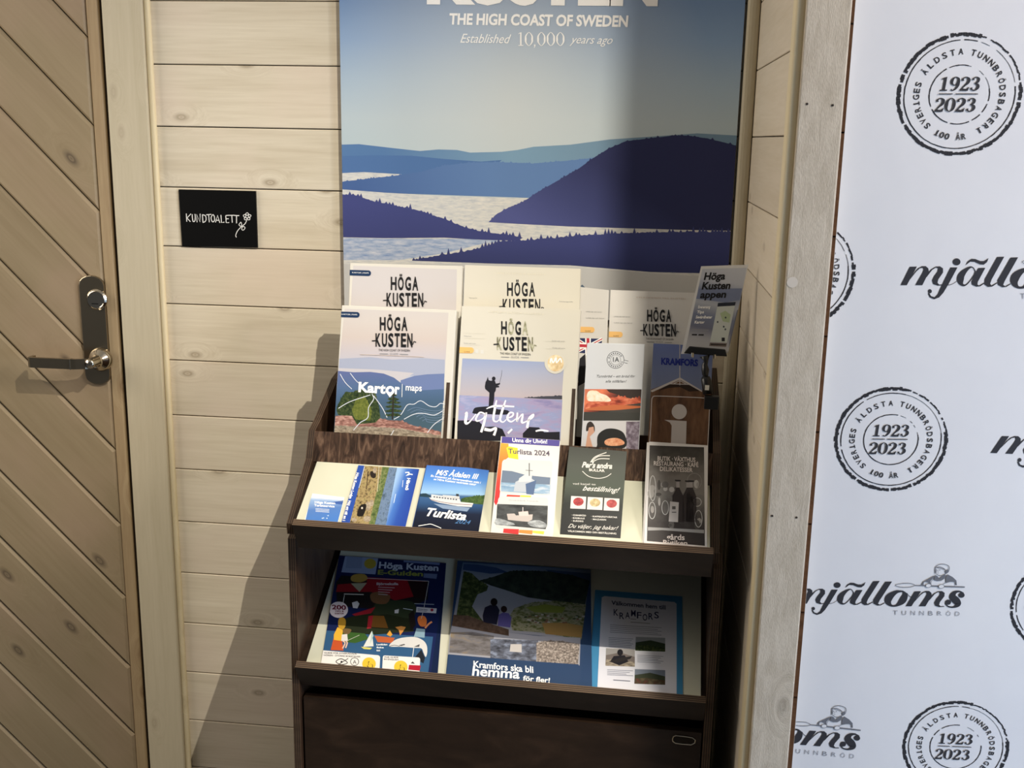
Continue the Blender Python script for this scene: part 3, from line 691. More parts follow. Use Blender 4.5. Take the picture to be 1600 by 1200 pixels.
def logo(fr, parts='all'):
    a.frame = fr
    for P in (M1, M2): a.poly(P, G1)
    if parts == 'm': 
        a.poly(M3, G1); a.poly(JST, G1); a.poly(ell(483, 572, 22), G1); return
    a.poly(M3, G1); a.poly(JST, G1); a.poly(ell(480, 572, 23, 25), G1); a.poly(ell(798, 222, 46, 42), G1)
    a.ribbon([(625, 495, 8), (700, 497, 7), (750, 485, 6), (800, 452, 6)], G1)
    a.poly(TIL, G1); a.ribbon([(1022, 335, 12), (985, 285, 12), (925, 305, 38), (858, 375, 76), (842, 440, 80), (862, 492, 36), (905, 497, 16), (955, 450, 12), (1005, 380, 14), (1022, 335, 12)], G1); a.poly(AST, G1)
    a.poly(L1, G1); a.poly(L2, G1)
    a.ribbon([sc_(p) for p in ((895, 380, 16), (850, 388, 34), (800, 430, 62), (788, 475, 54), (815, 512, 20), (860, 510, 22), (905, 470, 58), (925, 420, 50), (915, 388, 20))], G1, closed=True)
    a.ribbon([sc_(p) for p in ((940, 395, 5), (970, 430, 5), (1000, 425, 5))], G1)
    for P in (M1, M2): a.poly([(x+1593, y+33) for x, y in P], G1)
    a.poly([(x+1593, y+33+(6 if y > 400 else 0)) for x, y in M3], G1)
    a.ribbon([sc_(p) for p in ((1408, 398, 14), (1375, 380, 14), (1335, 392, 34), (1322, 430, 58), (1355, 470, 62), (1368, 500, 44), (1335, 524, 18), (1290, 520, 12), (1262, 490, 8))], G1)
    a.poly([c8(p) for p in ell(1394, 415, 25, 24)], G1); a.poly([c8(p) for p in ell(1286, 480, 24, 24)], G1)
    x0, y0 = c8((832, 598)); x1, y1 = c8((1385, 606)); h = 40/.626
    W8 = 'TUNNBRÖD'
    for i, ch in enumerate(W8):
        xx = x0+(x1-x0-58)*i/7; yy = y0+(y1-y0)*i/7; a.text(ch, (xx, yy), (xx+(58 if ch not in 'T' else 62), yy), (xx, yy-h), G3, -.008)
    # baker with a long peel
    r_ = lambda pts, w_=9, **k: a.ribbon([wlogo(p+(w_,)) if len(p) == 2 else wlogo(p) for p in pts], G2, **k)
    p_ = lambda pts, m_=G2: a.poly([wlogo(p)[:2] for p in pts], m_)
    r_([(335, 478), (270, 440), (160, 430), (70, 437), (30, 455), (70, 482), (160, 500), (270, 500)], 9, closed=True)
    r_([(330, 480, 12), (500, 495, 20), (800, 530, 22), (1115, 563, 20)])
    p_([(640, 322), (560, 365), (460, 420), (436, 465), (470, 490), (470, 440), (490, 425), (540, 440), (580, 480), (575, 420), (625, 360)])
    p_([(840, 322), (920, 375), (980, 440), (990, 520), (965, 520), (965, 465), (930, 448), (870, 450), (815, 465), (812, 380)])
    p_([(648, 322), (685, 345), (710, 385), (752, 345), (800, 318), (815, 340), (790, 395), (745, 425), (680, 428), (630, 405), (634, 360)])
    r_([(650, 300), (648, 180), (740, 137), (850, 178), (852, 270), (800, 315), (745, 335), (700, 330), (662, 300)], 10)
    r_([(648, 195), (700, 185), (760, 205), (800, 240)], 12); r_([(655, 190), (725, 215), (790, 235)], 7); p_([(805, 240), (850, 240), (845, 290), (812, 305), (798, 270)])
    p_([(650, 205), (662, 225), (660, 290), (650, 285)]); p_(ell(712, 240, 9, 6)); p_(ell(672, 238, 7, 5)); r_([(680, 285), (700, 290)], 7); r_([(690, 245), (684, 268)], 5)
    r_([(590, 500), (585, 440), (620, 370)], 8); r_([(720, 520), (790, 480), (880, 452), (955, 462), (985, 520)], 8)
    for c_, r1 in (((545, 497), 42), ((748, 525), 44)): 
        a.lv += .6; a.poly([wlogo(p) for p in ell(c_[0], c_[1], r1, r1*.75)], BANM); a.ribbon([wlogo(p+(8,)) for p in ell(c_[0], c_[1], r1, r1*.75, 12)], G2, closed=True)
    a.lv = 1
E1 = c8((1320, 527)); E2 = c8((970, 518))
logo(lambda p: BPP.at((1390+p[0]/7.619, 380+p[1]/7.619)))
a.lv = 1; logo(simframe((1180, 520), E1[:2], (1351.9, 945.6), (1487.5, 948.8)))
a.lv = 1; logo(simframe(E2[:2], E1[:2], (1256.5, 1164), (1323, 1170.8)))
a.lv = 1; logo(simframe((165, 500), (345, 500), (1552.1, 707.9), (1576.1, 709)))
# round stamp in a drawing space of radius 497, centre 795, 640
def ring(rad, wd, mat, gaps=0, seed=1, seg=90, wear=0, fade=None):
    rd = random.Random(seed)
    for i in range(seg):
        a0, a1 = 360*i/seg, 360*(i+1)/seg+.4; am = (a0+a1)/2
        fad = fade and (285 < am < 350)
        if rd.random() < (gaps*(1 if not fad else 6)): continue
        w1 = wd*(1-wear*rd.random())*(.45 if fad else 1); jx = (rd.random()-.5)*wear*wd*.5
        pts = []
        for rr_, aa in ((rad+w1/2+jx, a0), (rad+w1/2+jx, a1), (rad-w1/2+jx, a1), (rad-w1/2+jx, a0)):
            t = math.radians(aa); pts.append((795+rr_*math.cos(t), 640+rr_*math.sin(t)*.985))
        a.poly(pts, mat); a.lv -= .15
def glyph(ch, x, y, h, mat, wd=62):
    k = h/110; P = lambda *pts: [(x+(p[0]+(110-p[1])*.10)*k, y+p[1]*k)+((p[2]*k,) if len(p) > 2 else ()) for p in pts]
    if ch == '1': a.poly(P((25, 6), (45, 0), (45, 102), (25, 102)), mat); a.poly(P((6, 100), (62, 100), (62, 110), (6, 110)), mat); a.ribbon(P((8, 20, 8), (28, 10, 12)), mat, smooth=False)
    if ch == '0': a.ribbon(P((38, 3, 6), (62, 22, 16), (67, 55, 22), (62, 88, 16), (38, 107, 6), (14, 88, 16), (9, 55, 22), (14, 22, 16)), mat, closed=True)
    if ch == '2': a.ribbon(P((14, 32, 20), (14, 14, 12), (38, 4, 8), (60, 20, 20), (56, 46, 20), (34, 70, 12), (12, 98, 8)), mat); a.poly(P((6, 96), (20, 90), (50, 96), (66, 80), (72, 80), (66, 110), (4, 110)), mat)
    if ch == '3': a.ribbon(P((14, 26, 18), (18, 10, 10), (38, 4, 8), (56, 18, 18), (52, 40, 16), (32, 50, 8)), mat); a.ribbon(P((32, 51, 8), (56, 62, 18), (62, 82, 20), (44, 104, 10), (20, 102, 10), (10, 84, 18)), mat)
    if ch == '9': a.ribbon(P((36, 3, 7), (58, 16, 16), (60, 36, 18), (52, 58, 14), (34, 66, 7), (14, 54, 16), (10, 32, 20), (18, 12, 14)), mat, closed=True); a.ribbon(P((62, 34, 20), (62, 66, 18), (48, 92, 14), (28, 107, 8), (12, 98, 12)), mat)
def stamp(fr, only=None, seed=1):
    a.frame = fr; a.lv = 1
    ring(481, 36, G1, .025, seed, 150, .45, True); ring(438, 10, G1, .04, seed+1, 80, .3, True); ring(238, 10, G1, .08, seed+2, 60, .3, True)
    def arc(txt, a0, a1, flip=False, rad=340, h=46):
        n = len(txt)-1
        for i, ch in enumerate(txt):
            if ch == ' ': continue
            t = math.radians(a0+(a1-a0)*i/n); ux, uy = math.cos(t), -math.sin(t)      # outward
            tx, ty = (-uy, ux)                                                       # clockwise tangent (screen)
            if flip: ux, uy, tx, ty = -ux, -uy, -tx, -ty
            cx_, cy_ = 795+rad*math.cos(t), 640-rad*math.sin(t); wd = 38
            bx_, by_ = cx_-ux*h/2, cy_-uy*h/2
            wd = 12 if ch in 'I1' else (40 if ch in 'NGOBD' else 36)
            a.text(ch, (bx_-tx*wd/2, by_-ty*wd/2), (bx_+tx*wd/2, by_+ty*wd/2), (bx_-tx*wd/2+ux*h, by_-ty*wd/2+uy*h), G1, .018)
            if ch in 'I1': a.poly([(bx_-tx*16, by_-ty*16), (bx_+tx*16, by_+ty*16), (bx_+tx*16+ux*6, by_+ty*16+uy*6), (bx_-tx*16+ux*6, by_-ty*16+uy*6)], G1)
    arc('SVERIGES', 227, 166); arc('ÄLDSTA', 148, 93); arc('TUNNBRÖDSBAGERI', 76, -57); arc('100 ÅR', 244, 281, True)
    for i, ch in enumerate('1923'): glyph(ch, 630+i*80, 498, 112, G1)
    for i, ch in enumerate('2023'): glyph(ch, 604+i*83, 665, 112, G1)
    a.rect(630, 631, 742, 638, G1); a.rect(762, 631, 940, 638, G1)
stamp(simframe((795, 640), (1292, 640), (1499, 148), (1598, 148)), seed=3)
stamp(simframe((795, 640), (1292, 640), (1392, 687), (1481.5, 688)), seed=7)
stamp(simframe((795, 640), (1292, 640), (1493, 1167), (1577, 1170.3)), seed=11)
stamp(simframe((795, 640), (1292, 640), (1244, 426), (1336.6, 428)), seed=15)
stamp(simframe((795, 640), (1292, 640), (1663, 948), (1749, 950)), seed=19)
# the banner's left edge cuts the logos
a.clip([(Ve((b1.x+.0005, -.4735, b1.z)), Ve((1, 0, -sl)))])
a.build('print', ban)
# ------------------------------------------------------------------ brochures
W1 = flat((250, 250, 246), .4); K1 = flat((30, 30, 32), .4); GR = flat((150, 150, 150), .5); ORG = flat((232, 184, 112), .4)
NAVY = flat((28, 52, 84), .4); SILV = flat((190, 186, 160), .3)
MAGW = flat((212, 208, 197), .4, .25)
def hk(a, x0, y0, x1, mat, mat2=None, sl=0.02, sub=True, half=False):
    """two-line place name; x0..x1 is the width of the first word, y0 its baseline, heights follow the width"""
    wd = x1-x0; h = wd*.44; L = 'HÖGA'
    m2 = mat2 or mat
    for i, ch in enumerate(L):
        xs = x0+wd*.26*i; a.text(ch, (xs, y0+sl*wd*i*.26), (xs+wd*.21, y0+sl*wd*(i*.26+.2)), (xs+.0*h, y0-h), m2 if (mat2 and i in (1, 3)) else mat, .032)
    y1 = y0+h*1.32; X0 = x0-wd*.18; wk = wd*1.38
    for i, ch in enumerate('KUSTEN'):
        xs = X0+wk*(.165*i+.02); a.text(ch, (xs, y1+sl*wk*.165*i), (xs+wk*.135, y1+sl*wk*(.165*i+.13)), (xs, y1-h), m2 if (mat2 and i in (0, 5)) else mat, .032)
    a.ribbon([(X0-wd*.1, y1-h*.42, h*.09), (X0+wd*.1, y1-h*.45, h*.09)], mat, smooth=False)
    xe = X0+wk; a.ribbon([(xe-wd*.1, y1-h*.28, h*.09), (xe-wd*.02, y1-h*.12, h*.09), (xe+wd*.03, y1-h*.38, h*.09), (xe+wd*.1, y1-h*.3, h*.09)], m2, smooth=False)
    if sub:
        a.t('THE HIGH COAST OF SWEDEN', x0-wd*.04, y1+h*.40, x1+wd*.08, h*.17, mat, slope=sl)
        a.ribbon([(x0, y1+h*.62, h*.05), (x0+wd*.3, y1+h*.62+sl*wd*.3, h*.05)], GR, smooth=False); a.ribbon([(x0+wd*.72, y1+h*.66, h*.05), (x1+wd*.02, y1+h*.68, h*.05)], GR, smooth=False)
        a.t('GUIDE', x0+wd*.36, y1+h*.7, x0+wd*.66, h*.15, GR, slope=sl)
def gm(name, a, p0, p1, cols, **k):
    return grad_mat(name, a.pl.at(a.m(p0)), a.pl.at(a.m(p1)), cols, base=a.base, **k)
def art(plane, o, ox, oy, k):
    a = Art(plane, cv(ox, oy, k)); a.base = Ve(o.location); a.o = o; return a
def fin(a, name='cover_print'): a.clipq(QUAD[a.o.name]); return a.build(name, a.o)
FO = noise_mat('print_foliage', [(24, 34, 22), (52, 68, 40), (92, 100, 60)], 260, rough=.4)
FOL = noise_mat('print_foliage_light', [(70, 84, 34), (124, 130, 60)], 260, rough=.4)
ROCK = noise_mat('print_rock', [(82, 52, 48), (156, 112, 100), (214, 176, 160)], 170, (.5, 1, 1.5), rough=.4)
ROCKG = noise_mat('print_shore', [(96, 86, 74), (150, 138, 120), (190, 178, 158)], 220, (.6, 1, 1.3), rough=.4)
# --- magazines, front left: maps
def magazine(plane, tl, tr, bl, ext, label, group, n, glabel, th=.0042):
    o = sheet('magazine', plane, tl, tr, bl, ext, th, MAGW, label, 'magazine', group); bevel(o, .0008, 1)
    stackcopies(o, plane, n, th, glabel, group); return o
TH = .0035
o = magazine(MAG, (534, 477), (713, 485), (522, 673), .05, 'front magazine of the left stack, blue mountain cover reading Kartor maps', 'map magazines in the front left pocket', 6, 'white edged map magazine stacked behind the Kartor maps cover')
a = art(MAG, o, 500, 390, 1600/420)
cov = gm('print_cover_sky', a, (400, 330), (380, 730), [(200, 194, 190), (202, 194, 187), (200, 188, 180), (192, 186, 190), (184, 188, 198)], rough=.35)
a.poly([(147, 352), (765, 376), (748, 640), (720, 1130), (70, 1100)], cov, .3)
a.poly([(115, 650), (300, 640), (430, 655), (600, 645), (742, 655), (742, 760), (110, 730)], flat((164, 170, 188), .35), 1)
a.poly([(110, 705), (350, 715), (560, 735), (470, 790), (110, 780)], flat((194, 190, 192), .35), 1.3)
a.poly([(480, 778), (560, 752), (640, 742), (740, 738), (738, 900), (480, 900)], flat((108, 124, 164), .35), 1.5)
a.poly([(108, 722), (200, 730), (300, 728), (380, 738), (440, 762), (490, 800), (560, 840), (738, 830), (720, 1130), (80, 1100)], gm('print_cover_hills', a, (300, 730), (300, 1000), [(96, 108, 152), (84, 108, 142), (72, 96, 120), (70, 92, 104)], rough=.35), 2)
a.poly(jagl([(92, 990), (200, 985), (300, 1000), (400, 1015), (480, 1020), (560, 1050), (720, 1085)], 12, 12, 4)+[(720, 1160), (80, 1160)], ROCK, 3)
a.poly(jagl([(88, 1050), (300, 1055), (500, 1068), (720, 1110)], 8, 12, 5)+[(720, 1160), (80, 1160)], ROCKG, 3.4)
a.poly(jagl([(100, 960), (110, 920), (150, 850), (200, 850), (250, 830), (330, 860), (350, 930), (360, 1000)], 26, 9, 8)+[(330, 1030), (220, 1040), (190, 990), (110, 985)], FO, 4)
a.poly(jagl([(190, 960), (215, 890), (270, 880), (310, 960)], 16, 9, 18)+[(300, 1020), (210, 1010)], FOL, 4.4)
for yy, ww in ((860, 40), (885, 70), (905, 90), (930, 100), (955, 110), (980, 100)):
    a.poly(jagl([(438-ww/2, yy+6), (438, yy-8), (438+ww/2, yy+6)], 6, 8, yy)+[(438+ww/3, yy+12), (438-ww/3, yy+12)], FO)
a.ribbon([(438, 850), (432, 1010)], flat((50, 44, 38), .4), 8)
LNW = flat((216, 220, 226), .4)
for pts in ([(440, 1010), (480, 985), (520, 925), (560, 920), (600, 900), (650, 930), (690, 935), (720, 915), (760, 930)], [(500, 1010), (560, 980), (620, 975), (680, 985), (730, 960)], [(110, 945), (180, 905), (300, 865)], [(310, 860), (320, 890), (290, 940), (285, 1000), (240, 1030), (200, 1075)], [(180, 735), (215, 780), (240, 800)], [(320, 870), (370, 940), (400, 1000)], [(440, 1075), (420, 1110)], [(640, 1090), (680, 1040), (740, 1000), (770, 980)], [(120, 740), (150, 790), (190, 830)]):
    a.ribbon(pts, LNW, 4.2, lv=5)
for k in range(6): a.ribbon([(520+k*18, 960+k*12), (570+k*12, 940+k*14), (640, 955+k*14), (700, 960+k*14), (740, 945+k*14)], flat((120, 142, 170), .4), 2.2, lv=4.8)
a.text('Kart', (228, 845), (390, 856), (232, 790), W1, .04, lv=6)
a.poly(ell(418, 838, 27, 26), W1, 6); a.poly([(396, 852), (440, 854), (416, 880)], W1); a.poly(ell(418, 838, 11), flat((84, 104, 140), .4), 6.4)
a.text('r', (446, 858), (474, 860), (448, 800), W1, .04, lv=6)
a.ribbon([(490, 800), (488, 878)], W1, 3, smooth=False); a.text('maps', (510, 838), (606, 843), (511, 800), W1, .015)
def tab(a, x0, y, x1, h, mat, txt=None, sl=.03):
    a.poly([(x0, y), (x1, y+sl*(x1-x0))]+[(x1+h*.45*math.cos(t), y+sl*(x1-x0)+h/2+h/2*math.sin(t)) for t in (-1.2, -.6, 0, .6, 1.2)]+[(x1, y+h+sl*(x1-x0)), (x0, y+h)], mat, 6)
    if txt: a.t(txt, x0+(x1-x0)*.3, y+h*.62+4*sl, x1, h*.22, W1, slope=sl, lv=7)
tab(a, 90, 368, 222, 33, NAVY, 'KARTOR | MAPS')
hk(a, 357, 478, 523, K1)
a.ribbon([(240, 625), (450, 632), (620, 640)], flat((200, 184, 168), .4), 2.5)
fin(a)
# --- magazines, rear left
o = magazine(REAR, (547, 411), (722.5, 415.5), (540, 600), .05, 'rear map magazine left, only the upper part of its cover showing', 'map magazines in the rear left pocket', 4, 'map magazine behind the rear left cover, edge only showing')
a = art(REAR, o, 500, 390, 1600/420)
a.poly([(198, 95), (815, 118), (800, 900), (150, 880)], gm('print_cover_sky_rear', a, (400, 90), (380, 400), [(200, 195, 193), (195, 190, 190)], rough=.35), .3)
tab(a, 150, 120, 290, 33, NAVY, 'KARTOR | MAPS'); hk(a, 422, 238, 587, K1); fin(a)
# --- magazines, front middle: guide
o = magazine(MAG, (722, 478), (907, 484), (710, 682), .05, 'front magazine of the middle stack, pale cover with an angler silhouette', 'guide magazines in the front middle pocket', 5, 'cream guide magazine stacked behind the angler cover')
a = art(MAG, o, 700, 480, 1257/210)
IV = flat((212, 207, 192), .35, .3)
a.poly([(118, -20), (1260, 10), (1225, 1300), (40, 1300)], IV, .2)
a.poly([(135, 478), (1087, 520), (1060, 900), (1045, 1250), (88, 1250), (108, 830)], gm('print_guide_sky', a, (600, 490), (600, 860), [(152, 164, 194), (168, 172, 190), (178, 174, 182), (188, 174, 174)], rough=.3), 1)
a.poly([(106, 822), (700, 850), (1070, 866), (1050, 1250), (85, 1250)], noise_mat('print_sea', [(140, 134, 172), (164, 152, 182), (148, 156, 190), (178, 172, 198)], 60, (.4, 1, 1.4), rough=.3), 1.5)
a.poly(jagl([(710, 848), (860, 838), (920, 832), (990, 832), (1068, 826)], 10, 14, 5)+[(1068, 862), (900, 858)], flat((70, 70, 78), .35), 2)
SIL = flat((38, 38, 44), .35)
a.poly(ell(428, 668, 17, 19), SIL, 3); a.poly([(345, 740), (352, 700), (362, 682), (372, 650), (380, 682), (405, 690), (420, 680), (440, 690), (448, 715), (470, 712), (486, 708), (488, 720), (462, 735), (478, 735), (478, 750), (450, 752), (447, 780), (435, 800), (432, 860), (420, 930), (380, 930), (388, 800), (365, 780), (348, 765)], SIL, 3)
a.ribbon([(480, 715), (500, 640), (505, 590)], SIL, 2.5, smooth=False)
a.poly(cr([(235, 970), (255, 940), (330, 930), (400, 930), (470, 955), (560, 965), (570, 1000), (450, 1005), (380, 1000), (240, 995)], 3, True), SIL, 3)
a.poly([(90, 1060), (200, 1058), (290, 1070), (330, 1110), (350, 1120), (440, 1115), (510, 1140), (560, 1250), (85, 1250)], SIL, 3); a.poly([(700, 1180), (760, 1120), (850, 1125), (900, 1170), (1045, 1165), (1045, 1250), (700, 1250)], SIL, 3)
SW = flat((246, 244, 246), .35)
for pts in ([(160, 1000, 8), (175, 990, 24), (165, 1080, 26), (200, 1075, 14), (262, 1000, 10)], [(350, 1000, 14), (300, 985, 16), (262, 1040, 18), (275, 1065, 14), (330, 1040, 12), (360, 985, 14), (335, 1090, 24), (310, 1170, 22)], [(455, 870, 12), (440, 940, 22), (425, 1050, 20), (455, 1070, 12), (480, 1050, 8)], [(540, 870, 12), (510, 960, 22), (488, 1050, 20), (515, 1075, 12), (545, 1050, 8)], [(360, 950, 8), (440, 925, 20), (620, 930, 14)], [(550, 1040, 10), (600, 1020, 16), (610, 990, 14), (575, 990, 16), (555, 1040, 20), (590, 1072, 14), (640, 1040, 8)], [(650, 985, 14), (645, 1065, 20), (660, 1040, 10), (700, 1000, 16), (690, 1075, 20), (730, 1070, 12), (790, 1030, 18), (800, 1000, 10), (760, 1040, 22), (740, 1130, 24)], [(340, 1140, 30), (400, 1150, 26), (450, 1130, 20), (430, 1200, 24)], [(560, 1180, 20), (600, 1140, 16)], [(820, 1160, 14), (870, 1150, 18), (940, 1160, 14)]):
    a.ribbon(pts, SW, lv=5)
GOLD = noise_mat('print_gold', [(196, 166, 120), (228, 204, 160), (246, 236, 208)], 90, rough=.25)
a.poly(ell(1003, 520, 100, 103, 30), IV, 5.5); a.poly(ell(1007, 524, 76, 78, 30), GOLD, 6)
a.ribbon([(955, 520, 8), (965, 480, 14), (985, 520, 10), (1010, 470, 14), (1015, 520, 10), (1050, 480, 14), (1062, 520, 8)], W1, lv=6.5)
GM_ = noise_mat('print_silver_letters', [(60, 58, 52), (150, 148, 120), (206, 204, 176)], 90, rough=.25)
hk(a, 498, 248, 752, K1, GM_, sl=.04)
tab(a, 85, 372, 218, 55, ORG); a.t('GUIDE', 150, 422, 205, 10, K1, slope=.03)
for x, y in ((255, 395), (305, 400)): a.rect(x, y, x+28, y+34, flat((214, 212, 204), .4), 2)
for x, y, x2 in ((150, 268, 222), (148, 335, 262), (970, 312, 1095), (975, 378, 1098)): a.t('Guide och turer' if x2-x > 90 else 'Natur', x, y+6, x2, 9, GR, slope=.04)
for x, y, x2 in ((145, 243, 350), (150, 290, 345), (145, 352, 300), (910, 320, 1090), (915, 388, 1080)): a.ribbon([(x, y), (x2, y+.03*(x2-x))], flat((206, 202, 186), .4), 2, smooth=False)
a.t('UPPLEV HÖGA KUSTEN', 380, 52, 890, 16, flat((222, 216, 196), .4), slope=.045)
fin(a)
# --- magazines, rear middle
o = magazine(REAR, (726.5, 414), (907, 420), (720, 600), .05, 'rear guide magazine in the middle with plain cream top and black title', 'guide magazines in the rear middle pocket', 4, 'cream guide magazine behind the rear middle cover, edge only showing')
a = art(REAR, o, 500, 390, 1600/420)
a.poly([(862, 90), (1550, 112), (1540, 900), (800, 900)], IV, .2); hk(a, 1113, 273, 1282, K1)
a.t('UPPLEV HÖGA KUSTEN', 1040, 146, 1340, 9, flat((222, 216, 196), .4), slope=.02)
for x, y, x2 in ((888, 290, 935), (1425, 312, 1505)): a.t('Naturguide', x, y, x2, 6, GR, slope=.02)
fin(a)
# --- guides in English and Swedish, rear right
RR = lean(f1.y-.075, f1.z)
RR2 = lean(f1.y-.066, f1.z)
GRY = flat((214, 211, 205), .35)
def greyguide(pl, tl, tr, bl, label, x0, ytab, flag):
    o = sheet('magazine', pl, tl, tr, bl, .04, .004, MAGW, label, 'magazine', 'guides in the rear right pocket'); bevel(o, .0008, 1)
    a = art(pl, o, 880, 390, 1239/320); a.poly([(60, 200), (900, 240), (900, 900), (60, 900)], GRY, .1)
    tab(a, x0, ytab, x0+75, 34, ORG); a.t('GUIDE', x0+32, ytab+31, x0+66, 7, K1, lv=7)
    for k, (w1, w2) in enumerate(((38, 105), (38, 120))): a.t('Lokala tips och kartor', x0+w1, ytab-88+k*38, x0+w2+30, 7, GR, slope=.03)
    return o, a
o, a = greyguide(RR, (870, 444), (951.5, 453.5), (862, 640), 'pale guide magazine with a British flag on its cover, behind the flatbread leaflets', 100, 466, True)
FB = flat((40, 48, 90), .4); FR = flat((190, 50, 66), .4)
a.poly([(70, 534), (236, 540), (226, 640), (70, 620)], FB, 2)
for p, q, m_, w_ in (((70, 534), (232, 640), W1, 18), ((70, 625), (236, 540), W1, 18), ((70, 534), (232, 640), FR, 6), ((70, 625), (236, 540), FR, 6), ((150, 536), (150, 640), W1, 34), ((70, 580), (236, 586), W1, 34), ((150, 536), (150, 640), FR, 18), ((70, 580), (236, 586), FR, 18)):
    a.ribbon([p, q], m_, w_, smooth=False)
a.poly([(60, 640), (240, 640), (240, 900), (60, 900)], flat((210, 208, 204), .4), 3.5); a.poly([(100, 660), (134, 630), (140, 800), (85, 830)], SIL, 4)
fin(a)
o, a = greyguide(RR2, (954, 453), (1096, 458), (947, 640), 'pale grey guide magazine with black title, behind the blue leaflet', 270, 495, False)
hk(a, 507, 432, 655, K1, sl=.03); a.t('VÄLKOMMEN TILL KUSTEN', 440, 293, 740, 8, flat((196, 178, 160), .4), slope=.03)
fin(a)
o = sheet('magazine', RR, (1066, 459), (1108, 462), (1060, 640), .04, .004, MAGW, 'plain cream magazine edge showing beside the app card', 'magazine', 'guides in the rear right pocket')
# --- flatbread leaflets, front right pocket
LN = lean(f1.y-.017, f1.z)
o = sheet('leaflet', LN, (917.5, 536.7), (1006.5, 538.7), (908, 695), .03, .0012, flat((208, 211, 215), .35), 'white and red leaflet with a round stamp and a fire photo', 'leaflet', 'leaflets in the front right pocket')
a = art(LN, o, 900, 530, 1600/230)
a.poly([(95, 542), (735, 545), (735, 880), (80, 880)], gm('print_fire', a, (100, 600), (300, 860), [(206, 120, 92), (232, 130, 92), (150, 70, 54), (60, 50, 46), (72, 70, 66)], noise=.5, nscale=40, nst=(.5, 1, 1.6)), 1)
a.poly([(330, 545), (735, 545), (735, 620), (560, 640), (440, 600), (360, 575)], flat((62, 52, 48), .4), 1.3)
a.poly(jagl([(110, 700), (250, 650), (380, 640), (480, 625), (600, 650), (720, 640)], 30, 16, 31)+[(735, 690), (500, 720), (300, 740), (100, 760)], noise_mat('print_embers', [(120, 50, 40), (196, 92, 66), (236, 150, 112)], 120, (.5, 1, 1.5)), 1.5)
a.poly(cr([(120, 600), (150, 560), (220, 560), (270, 590), (330, 610), (380, 660), (350, 680), (240, 675), (130, 670)], 3, True), noise_mat('print_flame', [(244, 150, 100), (255, 226, 196), (255, 240, 224)], 120), 1.6)
a.poly([(85, 790), (735, 800), (735, 885), (80, 885)], flat((66, 66, 62), .4), 2); a.poly(cr([(120, 770), (350, 775), (560, 760), (735, 740), (735, 730), (420, 715), (160, 745)], 3, True), flat((196, 110, 70), .4), 1.9)
a.poly([(75, 885), (735, 890), (735, 1200), (60, 1200)], flat((206, 204, 204), .4), 2.4)
a.poly(cr([(230, 1150), (240, 1040), (330, 975), (450, 980), (530, 1040), (530, 1180), (240, 1200)], 4, True), flat((44, 44, 42), .4), 2.8)
a.poly(cr([(310, 1110), (360, 1080), (450, 1075), (520, 1110), (515, 1145), (420, 1160), (330, 1150)], 4, True), noise_mat('print_bread', [(206, 120, 80), (240, 190, 150)], 160), 3.1)
a.poly(cr([(110, 1000), (120, 920), (160, 895), (200, 940), (200, 1010), (150, 990)], 3, True), flat((60, 52, 48), .4), 2.8); a.poly([(140, 960), (190, 950), (200, 1010), (150, 1060), (190, 1200), (100, 1200), (120, 1060)], flat((204, 156, 130), .4), 2.9)
a.poly([(545, 895), (735, 895), (735, 1200), (545, 1200)], noise_mat('print_dim_photo', [(60, 50, 56), (120, 108, 120), (176, 168, 180)], 90), 2.8)
DK = flat((70, 74, 80), .4)
a.ribbon([p+(5,) for p in ell(430, 225, 92, 92, 16)], DK, closed=True, lv=1); a.ribbon([p+(3,) for p in ell(430, 225, 56, 56, 14)], DK, closed=True)
for k in range(20):
    if 9 < k < 11 or k in (0, 19): continue
    t = math.radians(18*k); x, y = 430+74*math.cos(t), 225+74*math.sin(t); a.poly(ell(x, y, 6, 8, 6), DK)
a.text('1A', (402, 245), (468, 245), (402, 195), DK, .01); a.ribbon([(520, 225), (570, 238)], DK, 4, smooth=False); a.ribbon([(520, 255), (560, 262)], DK, 4, smooth=False)
a.t('Tunnbröd – ett bröd för', 222, 415, 640, 26, DK, lean=.25, shear=.2); a.t('alla tillfällen!', 320, 470, 545, 26, DK, lean=.25, shear=.2)
fin(a); stackcopies(o, LN, 4, .0014, 'white leaflet stacked behind the fire photo leaflet', 'leaflets in the front right pocket', .0015, 5)
# --- blue leaflet with the gable and the information sign
KR = lean(f1.y-.024, f1.z)
o = sheet('leaflet', KR, (1021, 536.5), (1114.5, 541), (1012, 700), .03, .0012, flat((96, 110, 150), .35), 'blue leaflet with gable and wooden information sign, under the app card', 'leaflet', 'blue leaflets with the information sign')
a = art(KR, o, 900, 530, 1600/230)
WD = noise_mat('print_wood_sign', [(70, 48, 34), (104, 74, 52), (122, 90, 64)], 60, (1.4, 1, .2), 6)
PAL = flat((196, 188, 182), .4)
a.poly([(830, 40), (1500, 60), (1500, 700), (800, 700)], gm('print_blue_gable', a, (1000, 60), (1000, 560), [(104, 118, 168), (112, 124, 160), (118, 126, 150)]), .5)
a.poly([(780, 560), (1130, 430), (1370, 560), (1500, 590), (1500, 1300), (780, 1300)], WD, 1)
a.poly([(990, 490), (1260, 495), (1370, 560), (1230, 570), (1130, 520), (1010, 530), (900, 560)], flat((50, 36, 26), .4), 1.2)
a.poly([(805, 562), (1130, 415), (1370, 560), (1370, 575), (1130, 440), (830, 575)], PAL, 1.6); a.ribbon([(1128, 60), (1128, 500)], PAL, 9, smooth=False); a.ribbon([(1020, 485), (1240, 492)], PAL, 8, smooth=False); a.ribbon([(1060, 485), (1128, 450), (1200, 490)], PAL, 8, smooth=False)
a.text('KRAMFORS', (925, 272), (1325, 292), (927, 205), flat((36, 48, 132), .4), .045, lv=3)
